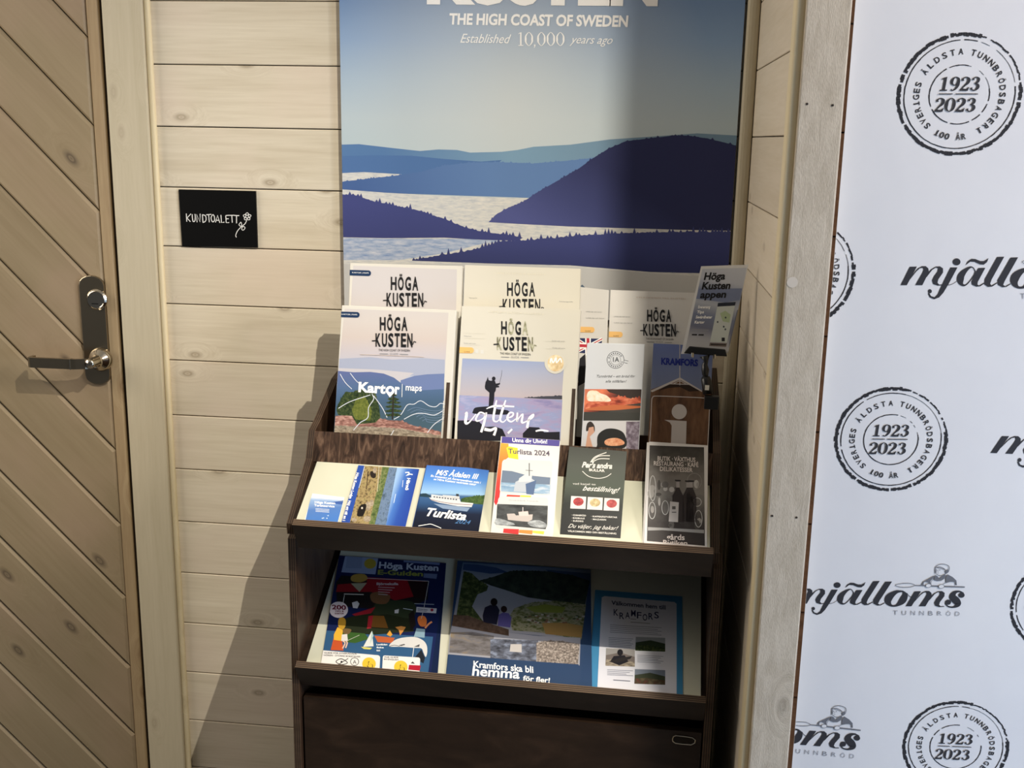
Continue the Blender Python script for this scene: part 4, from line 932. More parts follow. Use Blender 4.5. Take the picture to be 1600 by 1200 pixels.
a.ribbon([(800, 1110), (815, 900), (822, 680), (832, 635), (870, 618), (1100, 625), (1400, 640), (1450, 665), (1450, 780), (1430, 1200)], PAL, 9, lv=3)
a.poly(ell(1122, 788, 82, 82, 28), PAL, 3); a.poly([(960, 876), (1202, 890), (1190, 1300), (1025, 1300), (1040, 940), (1020, 905)], PAL, 3)
fin(a)
# --- middle tray: flat leaflets
T2a, T2b = T2.off(.001), T2.off(.0016)
o = sheet('leaflet', T2a, (488, 771), (538, 777), (475, 815), .004, .001, flat((236, 238, 236), .4), 'small blue lake leaflet at the left end of the middle tray', 'leaflet')
a = art(T2a, o, 480, 715, 1600/190)
a.poly([(45, 530), (480, 565), (420, 900), (-40, 900)], gm('print_lake', a, (200, 540), (180, 820), [(150, 178, 214), (84, 124, 186), (74, 124, 196)]), 1)
a.poly([(480, 565), (380, 580), (300, 600), (470, 620)], flat((60, 92, 160), .4), 1.5); a.poly([(45, 530), (480, 562), (480, 580), (250, 565), (40, 550)], flat((176, 196, 222), .4), 1.5)
a.t('Höga Kusten', 100, 600, 370, 28, W1, slope=.06, bold=.03); a.t('Turistservice', 92, 640, 360, 28, W1, slope=.06, bold=.03)
for k in range(3): a.ribbon([(110, 672+k*18), (290, 684+k*18)], W1, 5, smooth=False)
for p in ((215, 795), (275, 765), (260, 800), (200, 800)): a.poly(ell(p[0], p[1], 12, 8, 6), flat((190, 210, 232), .4))
fin(a)
o = sheet('leaflet', T2b, (560, 727), (655, 733), (533, 818), .004, .001, flat((40, 72, 150), .35), 'leaflet lying sideways with a rocky shore photo between blue bands', 'leaflet')
a = art(T2b, o, 480, 715, 1600/190)
sp = lambda f, y: None
def side(x_top, x_bot): return [(x_top, 95), (x_bot, 900)]
def band(xa, xb, xc, xd, mat, lv): a.poly([(xa, 90), (xb, 96), (xc, 920), (xd, 920)], mat, lv)
band(640, 770, 560, 420, flat((44, 78, 160), .35), 1)
band(755, 1110, 900, 545, noise_mat('print_shore_photo', [(54, 44, 32), (128, 110, 74), (170, 150, 104), (96, 104, 56)], 200, (1.4, 1, .5)), 1.2)
band(1000, 1160, 930, 800, noise_mat('print_grove', [(48, 70, 36), (96, 112, 62), (130, 136, 90)], 220, (1, 1, .6)), 1.4)
band(1090, 1200, 1040, 880, noise_mat('print_inlet', [(74, 96, 128), (110, 132, 160), (66, 84, 100)], 120, (1.2, 1, .4)), 1.6)
band(1190, 1470, 1310, 1030, gm('print_band_blue', a, (1130, 400), (1400, 430), [(150, 184, 222), (70, 116, 190), (44, 80, 164), (38, 70, 156)]), 1.8)
a.poly(cr([(690, 640), (760, 610), (780, 640), (740, 760), (680, 775), (655, 750)], 3, True), flat((26, 22, 20), .4), 2.2); a.poly(ell(722, 665, 13, 14, 8), flat((220, 206, 190), .4), 2.5)
for p in ((800, 640, 36, 60), (850, 600, 26, 46), (790, 810, 50, 40), (620, 820, 34, 30), (890, 170, 26, 40)): a.poly(jagl(ell(*p, 12)+[ell(*p, 12)[0]], 10, 14, int(p[0])), noise_mat('print_boulder', [(120, 104, 84), (196, 182, 158)], 220), 2.2)
a.poly(cr([(840, 180), (900, 200), (900, 260), (860, 270), (830, 230)], 3, True), flat((40, 32, 28), .4), 2.1)
a.ribbon([(945, 110), (925, 450)], flat((200, 196, 170), .4), 7, lv=2.4); a.ribbon([(985, 120), (950, 440)], flat((150, 150, 110), .4), 6)
a.ribbon([(800, 180), (780, 420)], flat((60, 44, 34), .4), 10)
# sideways lettering: reads downwards
a.text('Härnö', (1318, 270), (1290, 430), (1360, 274), W1, .035, lv=4); a.ribbon([(1262, 300), (1252, 390)], W1, 5, smooth=False)
a.ribbon([(1290, 200), (1340, 195), (1345, 225), (1300, 240), (1335, 215), (1388, 226)], W1, 13, smooth=False, lv=4)
a.text('Höga Kusten Lodge  Höj ett till en i', (650, 200), (468, 830), (682, 205), W1, .03)
a.ribbon([(755, 120), (700, 330), (680, 400)], flat((190, 205, 230), .4), 7, n=3)
a.ribbon([(1165, 480), (1140, 600)], flat((220, 232, 246), .4), 7)
fin(a)
# boat trips leaflet
o = sheet('leaflet', T2.off(.0035), (668, 722.5), (764, 735), (645, 823), .004, .0015, flat((40, 70, 130), .35), 'blue leaflet with a white passenger boat on a lake', 'leaflet', 'boat trip leaflets on the middle tray')
P_ = T2.off(.0035); a = art(P_, o, 440, 670, 1600/380)
a.poly([(930, 210), (1380, 270), (1300, 700), (840, 700)], gm('print_boat_sky', a, (1150, 240), (1080, 640), [(66, 110, 190), (84, 140, 212), (150, 188, 220), (60, 96, 140), (44, 78, 120), (20, 30, 52), (12, 18, 36)], stops=[0, .25, .48, .52, .65, .8, 1]), 1)
a.poly(jagl([(905, 430), (950, 425), (980, 440)], 5, 8, 3)+[(980, 452), (905, 446)], flat((36, 60, 72), .4), 1.6)
a.poly(jagl([(1180, 462), (1220, 450), (1260, 445), (1340, 440)], 10, 8, 3)+[(1330, 500), (1180, 485)], noise_mat('print_far_trees', [(34, 60, 30), (84, 110, 56)], 260), 1.6)
BT = flat((206, 208, 208), .4)
a.poly([(970, 452), (1010, 458), (1180, 482), (1262, 490), (1250, 516), (1160, 510), (1040, 488), (985, 470)], BT, 2.2); a.poly([(985, 432), (1170, 455), (1178, 482), (985, 458)], BT, 2.1); a.poly([(1060, 436), (1170, 445), (1172, 462), (1060, 448)], BT, 2.1)
for k in range(9): a.poly([(1000+k*18, 444+k*2.2), (1010+k*18, 445+k*2.2), (1010+k*18, 453+k*2.2), (1000+k*18, 452+k*2.2)], flat((60, 70, 84), .4), 2.6)
a.ribbon([(980, 466), (1100, 490), (1255, 502)], flat((120, 60, 50), .4), 3, lv=2.6); a.poly([(1148, 428), (1166, 430), (1166, 446), (1148, 444)], flat((50, 54, 60), .4), 2.6)
a.poly([(1000, 492), (1240, 520), (1220, 545), (1060, 525)], flat((130, 150, 176), .4), 1.5)
a.t('M/S Ådalen III', 1014, 302, 1292, 32, W1, slope=.11, lean=.25, bold=.02, shear=.25, lv=4); a.t('En kryssning på Ångermanälven mitt i', 980, 316, 1310, 13, W1, slope=.14, lean=.2, bold=.02, shear=.2); a.t('av Höga Kustens vackraste natur', 1000, 338, 1280, 13, W1, slope=.13, lean=.2, bold=.02, shear=.2)
a.t('Turlista', 950, 572, 1210, 50, W1, slope=.12, lean=.25, bold=.03, shear=.3); a.t('2024', 1140, 622, 1240, 26, flat((84, 130, 180), .4), slope=.08, lean=.25, shear=.3)
a.ribbon([(900, 640), (950, 632), (980, 628), (1010, 638), (1050, 655)], W1, 4)
fin(a); stackcopies(o, P_, 3, .0014, 'blue leaflet under the passenger boat leaflet', 'boat trip leaflets on the middle tray', .002, 9)
# --- middle tray: leaflets leaning on the upper lip
def leaflet(tl, tr, bl, ext, mat, label, group, n, glabel, k=0, th=.0011):
    pl = LF.off(k); o = sheet('leaflet', pl, tl, tr, bl, ext, th, mat, label, 'leaflet', group)
    return pl, o
pl, o = leaflet((783.5, 682), (875, 688), (767, 832), .015, flat((218, 216, 210), .35), 'white red and yellow timetable leaflet with two boat photos', 'timetable leaflets', 3, '', .004)
a = art(pl, o, 750, 660, 4)
a.poly([(138, 82), (500, 108), (495, 150), (134, 128)], flat((84, 76, 142), .35), 1); a.t('Unna dig Ulvön!', 202, 122, 420, 24, W1, slope=.05, bold=.02, lv=2)
a.poly([(130, 128), (178, 133), (182, 215), (150, 240), (120, 480), (100, 520), (84, 490)], gm('print_flame_band', a, (140, 130), (100, 500), [(240, 160, 60), (232, 120, 56), (206, 60, 50), (196, 44, 50)]), 1)
a.poly([(178, 150), (235, 160), (240, 232), (180, 222), (165, 160)], flat((246, 220, 60), .35), 1.2)
for i, ch in enumerate(((176, 236), (240, 330), (345, 436))): pass
a.t('Turlista 2024', 176, 194, 436, 30, flat((92, 84, 96), .35), slope=.06, bold=.02, lv=2)
def rrect(x0, y0, x1, y1, r, sh=0, sl=0):
    pts = []
    for cx_, cy_, a0 in ((x1-r, y0+r, -90), (x1-r, y1-r, 0), (x0+r, y1-r, 90), (x0+r, y0+r, 180)):
        for i in range(4):
            t = math.radians(a0+30*i); px_, py_ = cx_+r*math.cos(t), cy_+r*math.sin(t); pts.append((px_+sh*(py_-y0), py_+sl*(px_-x0)))
    return pts
a.poly(rrect(140, 230, 456, 440, 22, -.09, .04), flat((206, 206, 201), .35), 2.2); a.poly(rrect(115, 462, 428, 660, 22, -.09, .03), flat((206, 206, 201), .35), 2.2)
a.poly([(140, 300), (200, 305), (290, 330), (440, 345), (436, 400), (130, 390)], flat((108, 122, 140), .35), 2.6); a.poly([(132, 375), (440, 390), (436, 450), (132, 432)], noise_mat('print_wake', [(96, 132, 164), (140, 168, 190), (200, 206, 210)], 130, (.3, 1, 1.5)), 2.8)
a.poly([(222, 372), (300, 335), (350, 370), (335, 440), (210, 432)], flat((180, 186, 192), .35), 3.1); a.poly([(285, 385), (352, 362), (335, 452), (290, 448)], flat((84, 104, 136), .35), 3.3); a.poly([(245, 350), (290, 320), (325, 335), (320, 370), (240, 372)], flat((206, 206, 204), .35), 3.2)
a.ribbon([(308, 255), (308, 335)], flat((70, 70, 74), .35), 5, smooth=False); a.ribbon([(285, 300), (330, 302)], flat((70, 70, 74), .35), 3, smooth=False)
a.poly([(108, 510), (424, 522), (420, 640), (410, 668), (100, 640)], noise_mat('print_night_sea', [(30, 32, 34), (60, 62, 62), (84, 88, 88)], 90, (.4, 1, 1.4)), 2.8)
a.poly([(168, 572), (215, 570), (225, 582), (330, 575), (326, 608), (300, 622), (175, 610)], flat((190, 180, 172), .35), 3.2); a.poly([(240, 560), (300, 555), (305, 585), (245, 585)], flat((216, 196, 188), .35), 3.3); a.ribbon([(268, 530), (268, 560)], flat((220, 210, 205), .35), 4, smooth=False)
a.poly(cr([(104, 600), (160, 612), (220, 640), (100, 640)], 3, True), noise_mat('print_foam', [(90, 94, 96), (150, 154, 154), (190, 194, 194)], 200, (.5, 1, 1.4)), 3.4); a.poly(cr([(300, 622), (370, 612), (418, 640), (400, 660), (320, 650)], 3, True), noise_mat('print_foam_right', [(90, 94, 96), (150, 154, 154), (190, 194, 194)], 200, (.5, 1, 1.4)), 3.4)
for x, m_ in ((170, (200, 56, 50)), (252, (226, 130, 60)), (255+80, (246, 214, 70))):
    pass
for x0_, x1_, m_ in ((170, 252, (206, 70, 54)), (255, 318, (228, 140, 66)), (322, 0, 0)):
    if m_: a.poly([(x0_, 452+(x0_-170)*.05), (x1_, 456+(x0_-170)*.05), (x1_-4, 470+(x0_-170)*.05), (x0_-6, 466+(x0_-170)*.05)], flat(m_, .35), 2)
a.poly([(255, 455), (320, 458), (318, 472), (250, 470)], flat((246, 216, 80), .35), 2.1)
for x0_, x1_, m_ in ((148, 244, (200, 52, 52)), (246, 330, (228, 140, 66)), (332, 402, (246, 216, 80))): a.poly([(x0_, 664+(x0_-148)*.07), (x1_, 668+(x0_-148)*.07), (x1_-4, 700), (x0_-4, 690)], flat(m_, .35), 2)
a.t('M/F Kusttrafiken Ulvön', 205, 252, 370, 8, GR, slope=.04); a.t('Örnsköldsvik Trysunda', 180, 490, 365, 8, GR, slope=.04)
fin(a); stackcopies(o, pl, 4, .0012, 'white timetable leaflet stacked behind the one with boat photos', 'timetable leaflets', .0016, 3)
pl, o = leaflet((889.5, 697.5), (979.5, 705.5), (874.5, 838), .015, flat((52, 54, 50), .3), 'dark green bakery leaflet with three round food photos', 'x', 1, '')
del o['group']
a = art(pl, o, 750, 660, 4); GW = flat((226, 222, 212), .4)
a.poly([(560, 145), (920, 180), (900, 740), (490, 720)], gm('print_green_black', a, (740, 160), (700, 640), [(64, 66, 60), (76, 80, 72), (70, 78, 66), (34, 38, 34), (26, 28, 28)]), .8)
for pts in ([(690, 250), (720, 215), (790, 188)], [(695, 248), (740, 212), (812, 208)], [(700, 250), (745, 228), (810, 228)]): a.ribbon(pts, GW, 5)
a.t("Per's andra", 636, 280, 826, 32, GW, slope=.05, lean=.1, bold=.04, shear=.25); a.t('BULLAR', 682, 304, 780, 15, GW, slope=.06, bold=.03)
a.ribbon([(640, 305), (680, 338), (740, 350), (790, 340), (820, 320)], GW, 4, n=4); a.t('vad kanel to', 580, 388, 722, 12, GW, slope=.04); a.t('beställning!', 640, 425, 868, 30, GW, slope=.06, lean=.3, bold=.01, shear=.35)
for k, (c1_, c2_) in enumerate((((120, 30, 36), (186, 70, 70)), ((150, 130, 80), (216, 196, 150)), ((140, 40, 44), (190, 90, 84)))):
    x0_ = 570+k*104; y0_ = 460+k*6; a.poly([(x0_, y0_), (x0_+94, y0_+5), (x0_+90, y0_+82), (x0_-6, y0_+78)], flat((212, 206, 200), .35), 2)
    a.poly(ell(x0_+45, y0_+36, 33, 26, 14), noise_mat('print_food', [c1_, c2_], 260), 2.4)
for r_, (t1, t2) in enumerate((('· CHIABRÖD', '· KAFFEGÄSTVÄRTAR'), ('· RÅGBULLE', '· MAZARIN'), ('· SURDEG', ''))):
    a.t(t1, 572, 584+r_*18, 662-r_*8, 9, GW, slope=.04, bold=.02)
    if t2: a.t(t2, 695, 592+r_*18, 858-r_*70, 9, GW, slope=.04, bold=.02)
a.t('Du väljer, jag bakar!', 550, 658, 860, 24, GW, slope=.05, lean=.3, shear=.35); a.t('VÄLKOMMEN MED DIN BESTÄLLNING', 548, 684, 852, 10, GW, slope=.055, bold=.02)
fin(a)
pl, o = leaflet((1013, 691), (1105, 697), (1006, 847), .015, flat((206, 202, 198), .35), 'grey leaflet with dark bottles and a white border, right end of the middle tray', 'shop leaflets at the right', 4, '', .004)
a = art(pl, o, 840, 620, 1569/340)
BW = gm('print_bottles_photo', a, (1000, 350), (990, 1060), [(48, 44, 40), (70, 66, 60), (110, 104, 98), (120, 116, 110), (84, 80, 76), (52, 46, 44), (44, 38, 36)], noise=.25, nscale=70)
a.poly([(808, 350), (1200, 364), (1206, 1075), (788, 1040)], BW, 1)
rd = random.Random(4)
BLR = [flat(c, .35) for c in ((150, 146, 140), (96, 92, 88), (176, 172, 166), (70, 66, 62))]
for k in range(26):
    x, y = rd.uniform(810, 1190), rd.uniform(600, 940); a.poly(ell(x, y, rd.uniform(8, 26), rd.uniform(12, 40), 9), BLR[k % 4], 1.3+.02*k)
for x, w_, y0_ in ((1012, 30, 600), (1085, 28, 605), (1108, 26, 604)):
    a.poly([(x-14, y0_), (x+12, y0_), (x+12, 660), (x+w_+10, 720), (x+w_+12, 905), (x-w_-12, 900), (x-w_-10, 715), (x-12, 660)], flat((44, 36, 34), .3), 3); a.poly([(x-22, y0_-2), (x+20, y0_), (x+20, y0_+10), (x-22, y0_+8)], flat((30, 26, 26), .3), 3.2)
    a.poly([(x-13, y0_+12), (x+11, y0_+12), (x+12, 655), (x-13, 655)], flat((150, 144, 140), .3), 3.3)
a.poly([(955, 755), (1018, 762), (1012, 905), (945, 900)], flat((190, 184, 178), .35), 3.6); a.rect(970, 790, 995, 812, flat((80, 76, 72)), 4); a.rect(968, 830, 1000, 836, flat((80, 76, 72)), 4)
for p in ((830, 660, 22, 90), (826, 820, 24, 60), (1150, 760, 30, 30), (1160, 880, 26, 60), (920, 800, 24, 50)): a.ribbon([q+(5,) for q in ell(*p, 12)], flat((186, 184, 180), .3), closed=True, lv=3)
a.ribbon([p+(2.5,) for p in ell(1130, 610, 52, 58, 16)], flat((150, 146, 140), .35), closed=True, lv=2.8)
a.poly([(795, 940), (1200, 960), (1200, 985), (900, 962), (795, 965)], flat((150, 148, 144), .35), 3)
PK = flat((206, 196, 188), .4)
a.t('BUTIK · VÄXTHUS', 865, 460, 1138, 30, PK, slope=.04, bold=.02, lv=5); a.t('RESTAURANG · KAFÉ', 838, 495, 1160, 30, PK, slope=.04, bold=.02); a.t('DELIKATESSER', 882, 535, 1118, 30, PK, slope=.04, bold=.02)
a.t('gårds', 930, 1030, 1060, 38, PK, slope=.03, bold=.02); a.t('Butiken', 905, 1068, 1080, 34, PK, slope=.03, bold=.02)
fin(a); stackcopies(o, pl, 6, .0012, 'white bordered leaflet stacked behind the dark bottles leaflet', 'shop leaflets at the right', .0022, 6)
# --- lower tray
T3a = T3.off(.0012)
o = sheet('brochure', T3a, (530, 868), (697, 880), (500, 1046), .004, .0015, flat((20, 34, 66), .35), 'colourful cartoon map brochure at the left of the lower tray', 'brochure', 'cartoon map brochures')
a = art(T3a, o, 500, 860, 6)
fl = lambda *c: flat(c, .4)
a.poly([(150, 20), (1200, 80), (1030, 1200), (-30, 1160)], fl(22, 34, 78), .5)
a.poly([(55, 750), (1060, 810), (1010, 1180), (-30, 1120)], fl(52, 92, 130), .8)
a.poly([(240, 40), (550, 50), (520, 225), (200, 205)], fl(150, 164, 196), 1.2); a.poly(ell(470, 125, 56, 48, 16), fl(186, 164, 60), 1.6)
a.poly([(255, 60), (400, 62), (390, 170), (240, 165)], fl(136, 150, 182), 1.4)
a.t('Höga Kusten', 550, 165, 1110, 56, fl(196, 204, 220), slope=.05, bold=.032, lean=.1, lv=2); a.t('E-Guiden', 540, 225, 965, 42, fl(150, 156, 70), slope=.04, bold=.032, lean=.1)
a.poly([(785, 70), (1130, 90), (1120, 138), (785, 110)], fl(120, 136, 180), 1.5); a.ribbon([(800, 92), (1110, 112)], fl(60, 74, 120), 5, smooth=False)
a.poly([(975, 215), (1100, 222), (1092, 268), (970, 255)], fl(110, 124, 160), 1.5)
a.poly([(200, 235), (440, 250), (1020, 290), (1010, 460), (880, 520), (600, 560), (160, 520), (150, 300)], fl(34, 30, 30), 1)
a.poly([(165, 320), (440, 300), (440, 250), (820, 275), (1000, 290), (900, 430), (700, 470), (640, 440), (480, 390), (150, 390)], fl(150, 28, 38), 1.5)
a.poly([(820, 285), (1005, 295), (990, 460), (880, 440)], fl(40, 24, 26), 1.8)
a.poly(cr([(290, 250), (330, 225), (420, 225), (445, 270), (380, 300), (300, 290)], 3, True), fl(186, 150, 70), 2.2); a.poly([(290, 310), (440, 305), (370, 390)], fl(180, 172, 140), 2.3)
a.poly(cr([(470, 420), (520, 390), (600, 400), (660, 430), (620, 500), (500, 490)], 3, True), fl(132, 92, 60), 2.1); a.poly(cr([(520, 500), (650, 470), (860, 480), (900, 560), (850, 640), (640, 600), (500, 600)], 3, True), fl(52, 62, 42), 1.9)
a.poly([(230, 640), (500, 560), (860, 600), (880, 760), (520, 790), (200, 780)], fl(38, 44, 28), 1.7); a.poly([(500, 610), (600, 615), (640, 730), (480, 720)], fl(124, 84, 36), 2.2); a.poly([(455, 615), (500, 610), (480, 730), (440, 735)], fl(168, 40, 50), 2.3)
a.poly([(200, 760), (420, 780), (460, 830), (330, 870), (240, 860)], fl(62, 98, 44), 2); a.poly([(300, 600), (520, 530), (480, 590), (330, 615)], fl(160, 36, 48), 2.1)
a.poly([(510, 800), (700, 820), (680, 870), (540, 860)], fl(196, 98, 56), 2.2)
a.poly([(300, 490), (350, 475), (370, 500), (350, 545), (310, 540)], fl(220, 220, 220), 2.5); a.poly([(700, 560), (740, 550), (735, 590), (700, 590)], fl(220, 220, 220), 2.5)
a.t('Björnekulla', 530, 325, 735, 22, fl(214, 190, 190), bold=.04)
for k in range(4): a.ribbon([(545, 345+k*22), (700-k*22, 352+k*22)], fl(206, 176, 176), 7, smooth=False)
a.ribbon([(225, 410), (410, 415)], fl(220, 214, 200), 10, smooth=False)
a.ribbon([(230, 420), (215, 500)], W1, 5, smooth=False); a.ribbon([(1020, 290), (975, 540), (950, 640)], fl(206, 206, 206), 5, smooth=False); a.ribbon([(440, 262), (1020, 290)], fl(206, 206, 206), 5, smooth=False)
a.poly([(905, 530), (1095, 545), (1088, 590), (900, 580)], fl(216, 216, 220), 2.5); a.poly(ell(1050, 560, 15, 14, 8), fl(170, 40, 60), 3); a.ribbon([(915, 550), (1010, 560)], fl(90, 90, 110), 6, smooth=False, lv=3); a.ribbon([(915, 565), (1000, 572)], fl(90, 90, 110), 5, smooth=False)
a.ribbon([(885, 500), (1070, 508)], fl(190, 200, 210), 6, smooth=False); a.ribbon([(780, 545), (870, 560)], fl(190, 200, 210), 7, smooth=False)
a.poly(ell(175, 557, 88, 76, 26), fl(236, 226, 228), 3); a.t('200', 112, 552, 245, 40, fl(110, 24, 50), bold=.032, slope=.05, lv=4)
for k in range(2): a.t(('TIPS &', 'KARTOR')[k], 140, 578+k*22, 225, 13, fl(110, 24, 50), bold=.03)
# figures on the shore
a.poly(cr([(170, 670), (185, 635), (220, 630), (242, 660), (235, 720), (200, 750), (175, 720)], 3, True), fl(196, 150, 50), 2.6); a.poly([(165, 720), (215, 750), (205, 850), (130, 840), (130, 790)], fl(240, 186, 60), 2.75); a.poly([(130, 815), (205, 830), (220, 940), (100, 935)], fl(206, 90, 46), 2.6)
a.poly(cr([(215, 770), (225, 735), (270, 735), (295, 750), (260, 790)], 3, True), fl(120, 96, 60), 2.8); a.poly([(205, 790), (255, 785), (262, 850), (200, 850)], fl(236, 230, 222), 2.9); a.ribbon([(215, 850), (235, 870), (212, 920)], fl(240, 200, 170), 12, lv=2.9); a.ribbon([(245, 850), (255, 870), (240, 915)], fl(240, 200, 170), 12)
a.ribbon([(250, 850), (370, 795)], fl(200, 200, 180), 4, smooth=False)
a.poly([(487, 755), (502, 900), (405, 905)], fl(230, 232, 224), 3); a.poly([(385, 905), (490, 915), (470, 930), (410, 925)], fl(226, 216, 110), 3.1); a.poly([(488, 755), (502, 800), (470, 880)], fl(180, 206, 200), 3.2)
a.poly([(705, 720), (760, 710), (805, 720), (780, 760), (750, 800), (740, 750)], fl(206, 140, 70), 2.6); a.poly([(625, 790), (655, 750), (680, 790), (660, 810)], fl(226, 160, 60), 2.6)
a.poly(cr([(915, 660), (925, 620), (975, 615), (1000, 650), (990, 710), (940, 710)], 3, True), fl(214, 120, 60), 2.6); a.poly([(905, 730), (985, 740), (980, 820), (880, 810)], fl(140, 170, 184), 2.75); a.ribbon([(985, 730), (1020, 690), (1050, 670)], fl(226, 150, 100), 16, lv=2.75)
a.poly([(880, 560), (830, 600), (850, 760), (900, 700)], fl(34, 28, 26), 2.2)
a.poly(cr([(650, 900), (690, 850), (760, 822), (880, 812), (960, 840), (1000, 890), (1005, 960), (990, 1000), (970, 960), (950, 920), (880, 915), (760, 905)], 4, True), fl(222, 220, 214), 3.2); a.ribbon([(655, 898), (700, 890), (750, 900)], fl(90, 90, 90), 5, lv=3.6); a.poly([(740, 890), (790, 878), (800, 886), (760, 898)], fl(80, 80, 80), 3.6); a.poly([(880, 905), (935, 880), (930, 905)], fl(80, 80, 80), 3.6)
a.poly([(885, 1010), (950, 930), (985, 1010), (970, 1060)], fl(30, 36, 46), 3); a.ribbon([(880, 910), (868, 1000)], W1, 5, smooth=False)
for k in range(3): a.t(('Laxlådan', 'fiske', 'finns'), 530, 890+k*28, 630-k*30, 14, W1, bold=.03) if False else a.t(('Laxlådan', 'fiske', 'fisk!')[k], 530, 890+k*28, 632-k*34, 14, W1, bold=.03)
a.poly(rrect(0, 935, 565, 1250, 22, -.05, .09), fl(238, 234, 228), 4); a.poly(rrect(590, 985, 940, 1300, 18, -.05, .06), fl(238, 234, 228), 4)
a.t('GUIDE FÖR SYNSKADADE', 40, 968, 345, 13, fl(60, 60, 60), slope=.03, bold=.02, lv=5); a.t('HÖREN - STÖRRE BOKSTÄVER', 36, 990, 380, 13, fl(60, 60, 60), slope=.045, bold=.02)
a.t('FOR GUIDE', 605, 1008, 735, 13, fl(60, 60, 60), slope=.03, bold=.02); a.t('IN ENGLISH', 600, 1028, 735, 13, fl(60, 60, 60), slope=.04, bold=.02)
a.ribbon([(150, 1045, 7), (200, 1018, 7), (258, 1055, 7), (200, 1072, 7)], fl(40, 40, 40), closed=True); a.ribbon([(160, 1080), (265, 1015)], fl(40, 40, 40), 6, smooth=False); a.poly(ell(203, 1047, 11, 10, 8), fl(40, 40, 40)); a.ribbon([p+(5,) for p in ell(325, 1045, 38, 36, 12)], fl(40, 40, 40), closed=True); a.t('A', 308, 1065, 342, 34, fl(40, 40, 40))
HN = [(0, 0), (0, -40), (8, -48), (16, -40), (16, -15), (50, -12), (56, 4), (52, 34), (8, 36), (-16, 6)]
for x, y, rr_ in ((460, 1065, 64), (758, 1095, 64)):
    a.poly(ell(x, y, rr_, rr_*.95, 20), fl(232, 196, 60), 5.2); a.poly([(x-8+p[0]*.8, y+14+p[1]*.8) for p in HN], fl(40, 36, 30), 5.5); a.poly([(x-8+p[0]*.62+4, y+13+p[1]*.62) for p in HN], fl(232, 196, 60), 5.8)
a.poly([(835, 1075), (945, 1080), (935, 1130), (828, 1120)], fl(176, 30, 50), 5); a.poly([(850, 1060), (870, 1042), (890, 1065)], fl(60, 60, 60), 5)
fin(a); stackcopies(o, T3a, 3, .0016, 'cartoon map brochure underneath the top one on the lower tray', 'cartoon map brochures', .001, 4)
T3b = T3.off(.003)
o = sheet('brochure', T3b, (715, 876), (923, 890), (697, 1052), .004, .003, flat((44, 66, 98), .35), 'large photo brochure with a couple overlooking a green valley, centre of the lower tray', 'brochure')
a = art(T3b, o, 680, 850, 1600/460)
a.poly([(120, 80), (860, 120), (780, 800), (40, 720)], fl(44, 66, 98), .5)
a.poly([(150, 100), (845, 140), (790, 520), (90, 450)], gm('print_bay', a, (500, 120), (480, 330), [(96, 116, 140), (156, 158, 164), (150, 150, 156)]), 1)
a.poly([(155, 108), (230, 112), (330, 128), (400, 155), (300, 162), (150, 140)], fl(52, 74, 112), 1.4); a.poly([(600, 140), (845, 160), (840, 240), (700, 200)], fl(56, 78, 110), 1.3)
a.poly(jagl([(240, 200), (320, 178), (400, 150), (470, 145), (620, 150), (740, 170), (840, 200)], 6, 8, 3)+[(815, 330), (640, 310), (500, 290), (380, 250), (300, 225)], noise_mat('print_dark_hills', [(24, 32, 30), (44, 54, 46), (60, 68, 56)], 80), 1.6)
a.poly(jagl([(155, 150), (200, 160), (240, 200), (290, 230), (280, 255), (230, 275)], 8, 8, 3)+[(200, 340), (260, 420), (110, 420)], noise_mat('print_left_trees', [(30, 38, 20), (60, 72, 38), (110, 116, 70)], 160), 1.8)
VAL = noise_mat('print_valley', [(52, 58, 34), (100, 104, 60), (150, 146, 120), (70, 84, 40)], 150, (.7, 1, 1.2))
a.poly(jagl([(400, 400), (430, 350), (520, 320), (650, 310), (820, 330)], 6, 8, 3)+[(795, 520), (560, 480), (420, 470)], VAL, 2); a.poly([(490, 345), (600, 328), (710, 345), (690, 375), (540, 372)], fl(124, 132, 56), 2.3); a.poly([(580, 430), (700, 428), (800, 445), (795, 508), (600, 490)], fl(150, 120, 70), 2.3)
rd = random.Random(8)
for k in range(40):
    x, y = rd.uniform(480, 800), rd.uniform(380, 425); a.poly([(x, y), (x+14, y+1), (x+12, y+8), (x-2, y+7)], fl(*((176, 170, 160), (120, 84, 66), (60, 70, 44))[k % 3]), 2.5)
a.poly([(100, 385), (180, 390), (260, 420), (400, 465), (400, 500), (90, 445)], noise_mat('print_rock_ledge', [(66, 50, 40), (104, 84, 70)], 160), 2.6)
PR = fl(34, 34, 52)
a.poly(ell(320, 316, 19, 21, 12), fl(28, 22, 22), 3); a.poly([(270, 345), (300, 332), (335, 335), (350, 360), (335, 440), (262, 425), (258, 390)], PR, 2.9); a.poly(ell(374, 355, 17, 18, 12), fl(44, 30, 28), 3.1); a.poly([(345, 385), (370, 372), (400, 378), (415, 400), (408, 455), (340, 445)], fl(92, 84, 140), 3)
a.poly([(90, 440), (300, 470), (560, 500), (790, 510), (785, 660), (60, 600)], fl(158, 158, 164), 2.2)
a.poly([(85, 480), (200, 478), (320, 500), (305, 610), (75, 590)], noise_mat('print_quay', [(86, 80, 76), (120, 116, 116), (150, 130, 96)], 70, (.5, 1, 1.5)), 2.6); a.poly([(300, 515), (560, 525), (548, 640), (300, 620)], noise_mat('print_harbour', [(44, 44, 50), (96, 100, 112), (150, 160, 180)], 110, (.6, 1, 1.4)), 2.75); a.poly([(410, 545), (470, 545), (470, 590), (405, 585)], fl(196, 190, 184), 3)
a.poly(jagl([(550, 540), (620, 525), (700, 530), (785, 545)], 8, 8, 5)+[(775, 655), (550, 640)], noise_mat('print_town', [(60, 56, 52), (140, 128, 118), (200, 188, 176)], 300, rough=.4), 2.8)
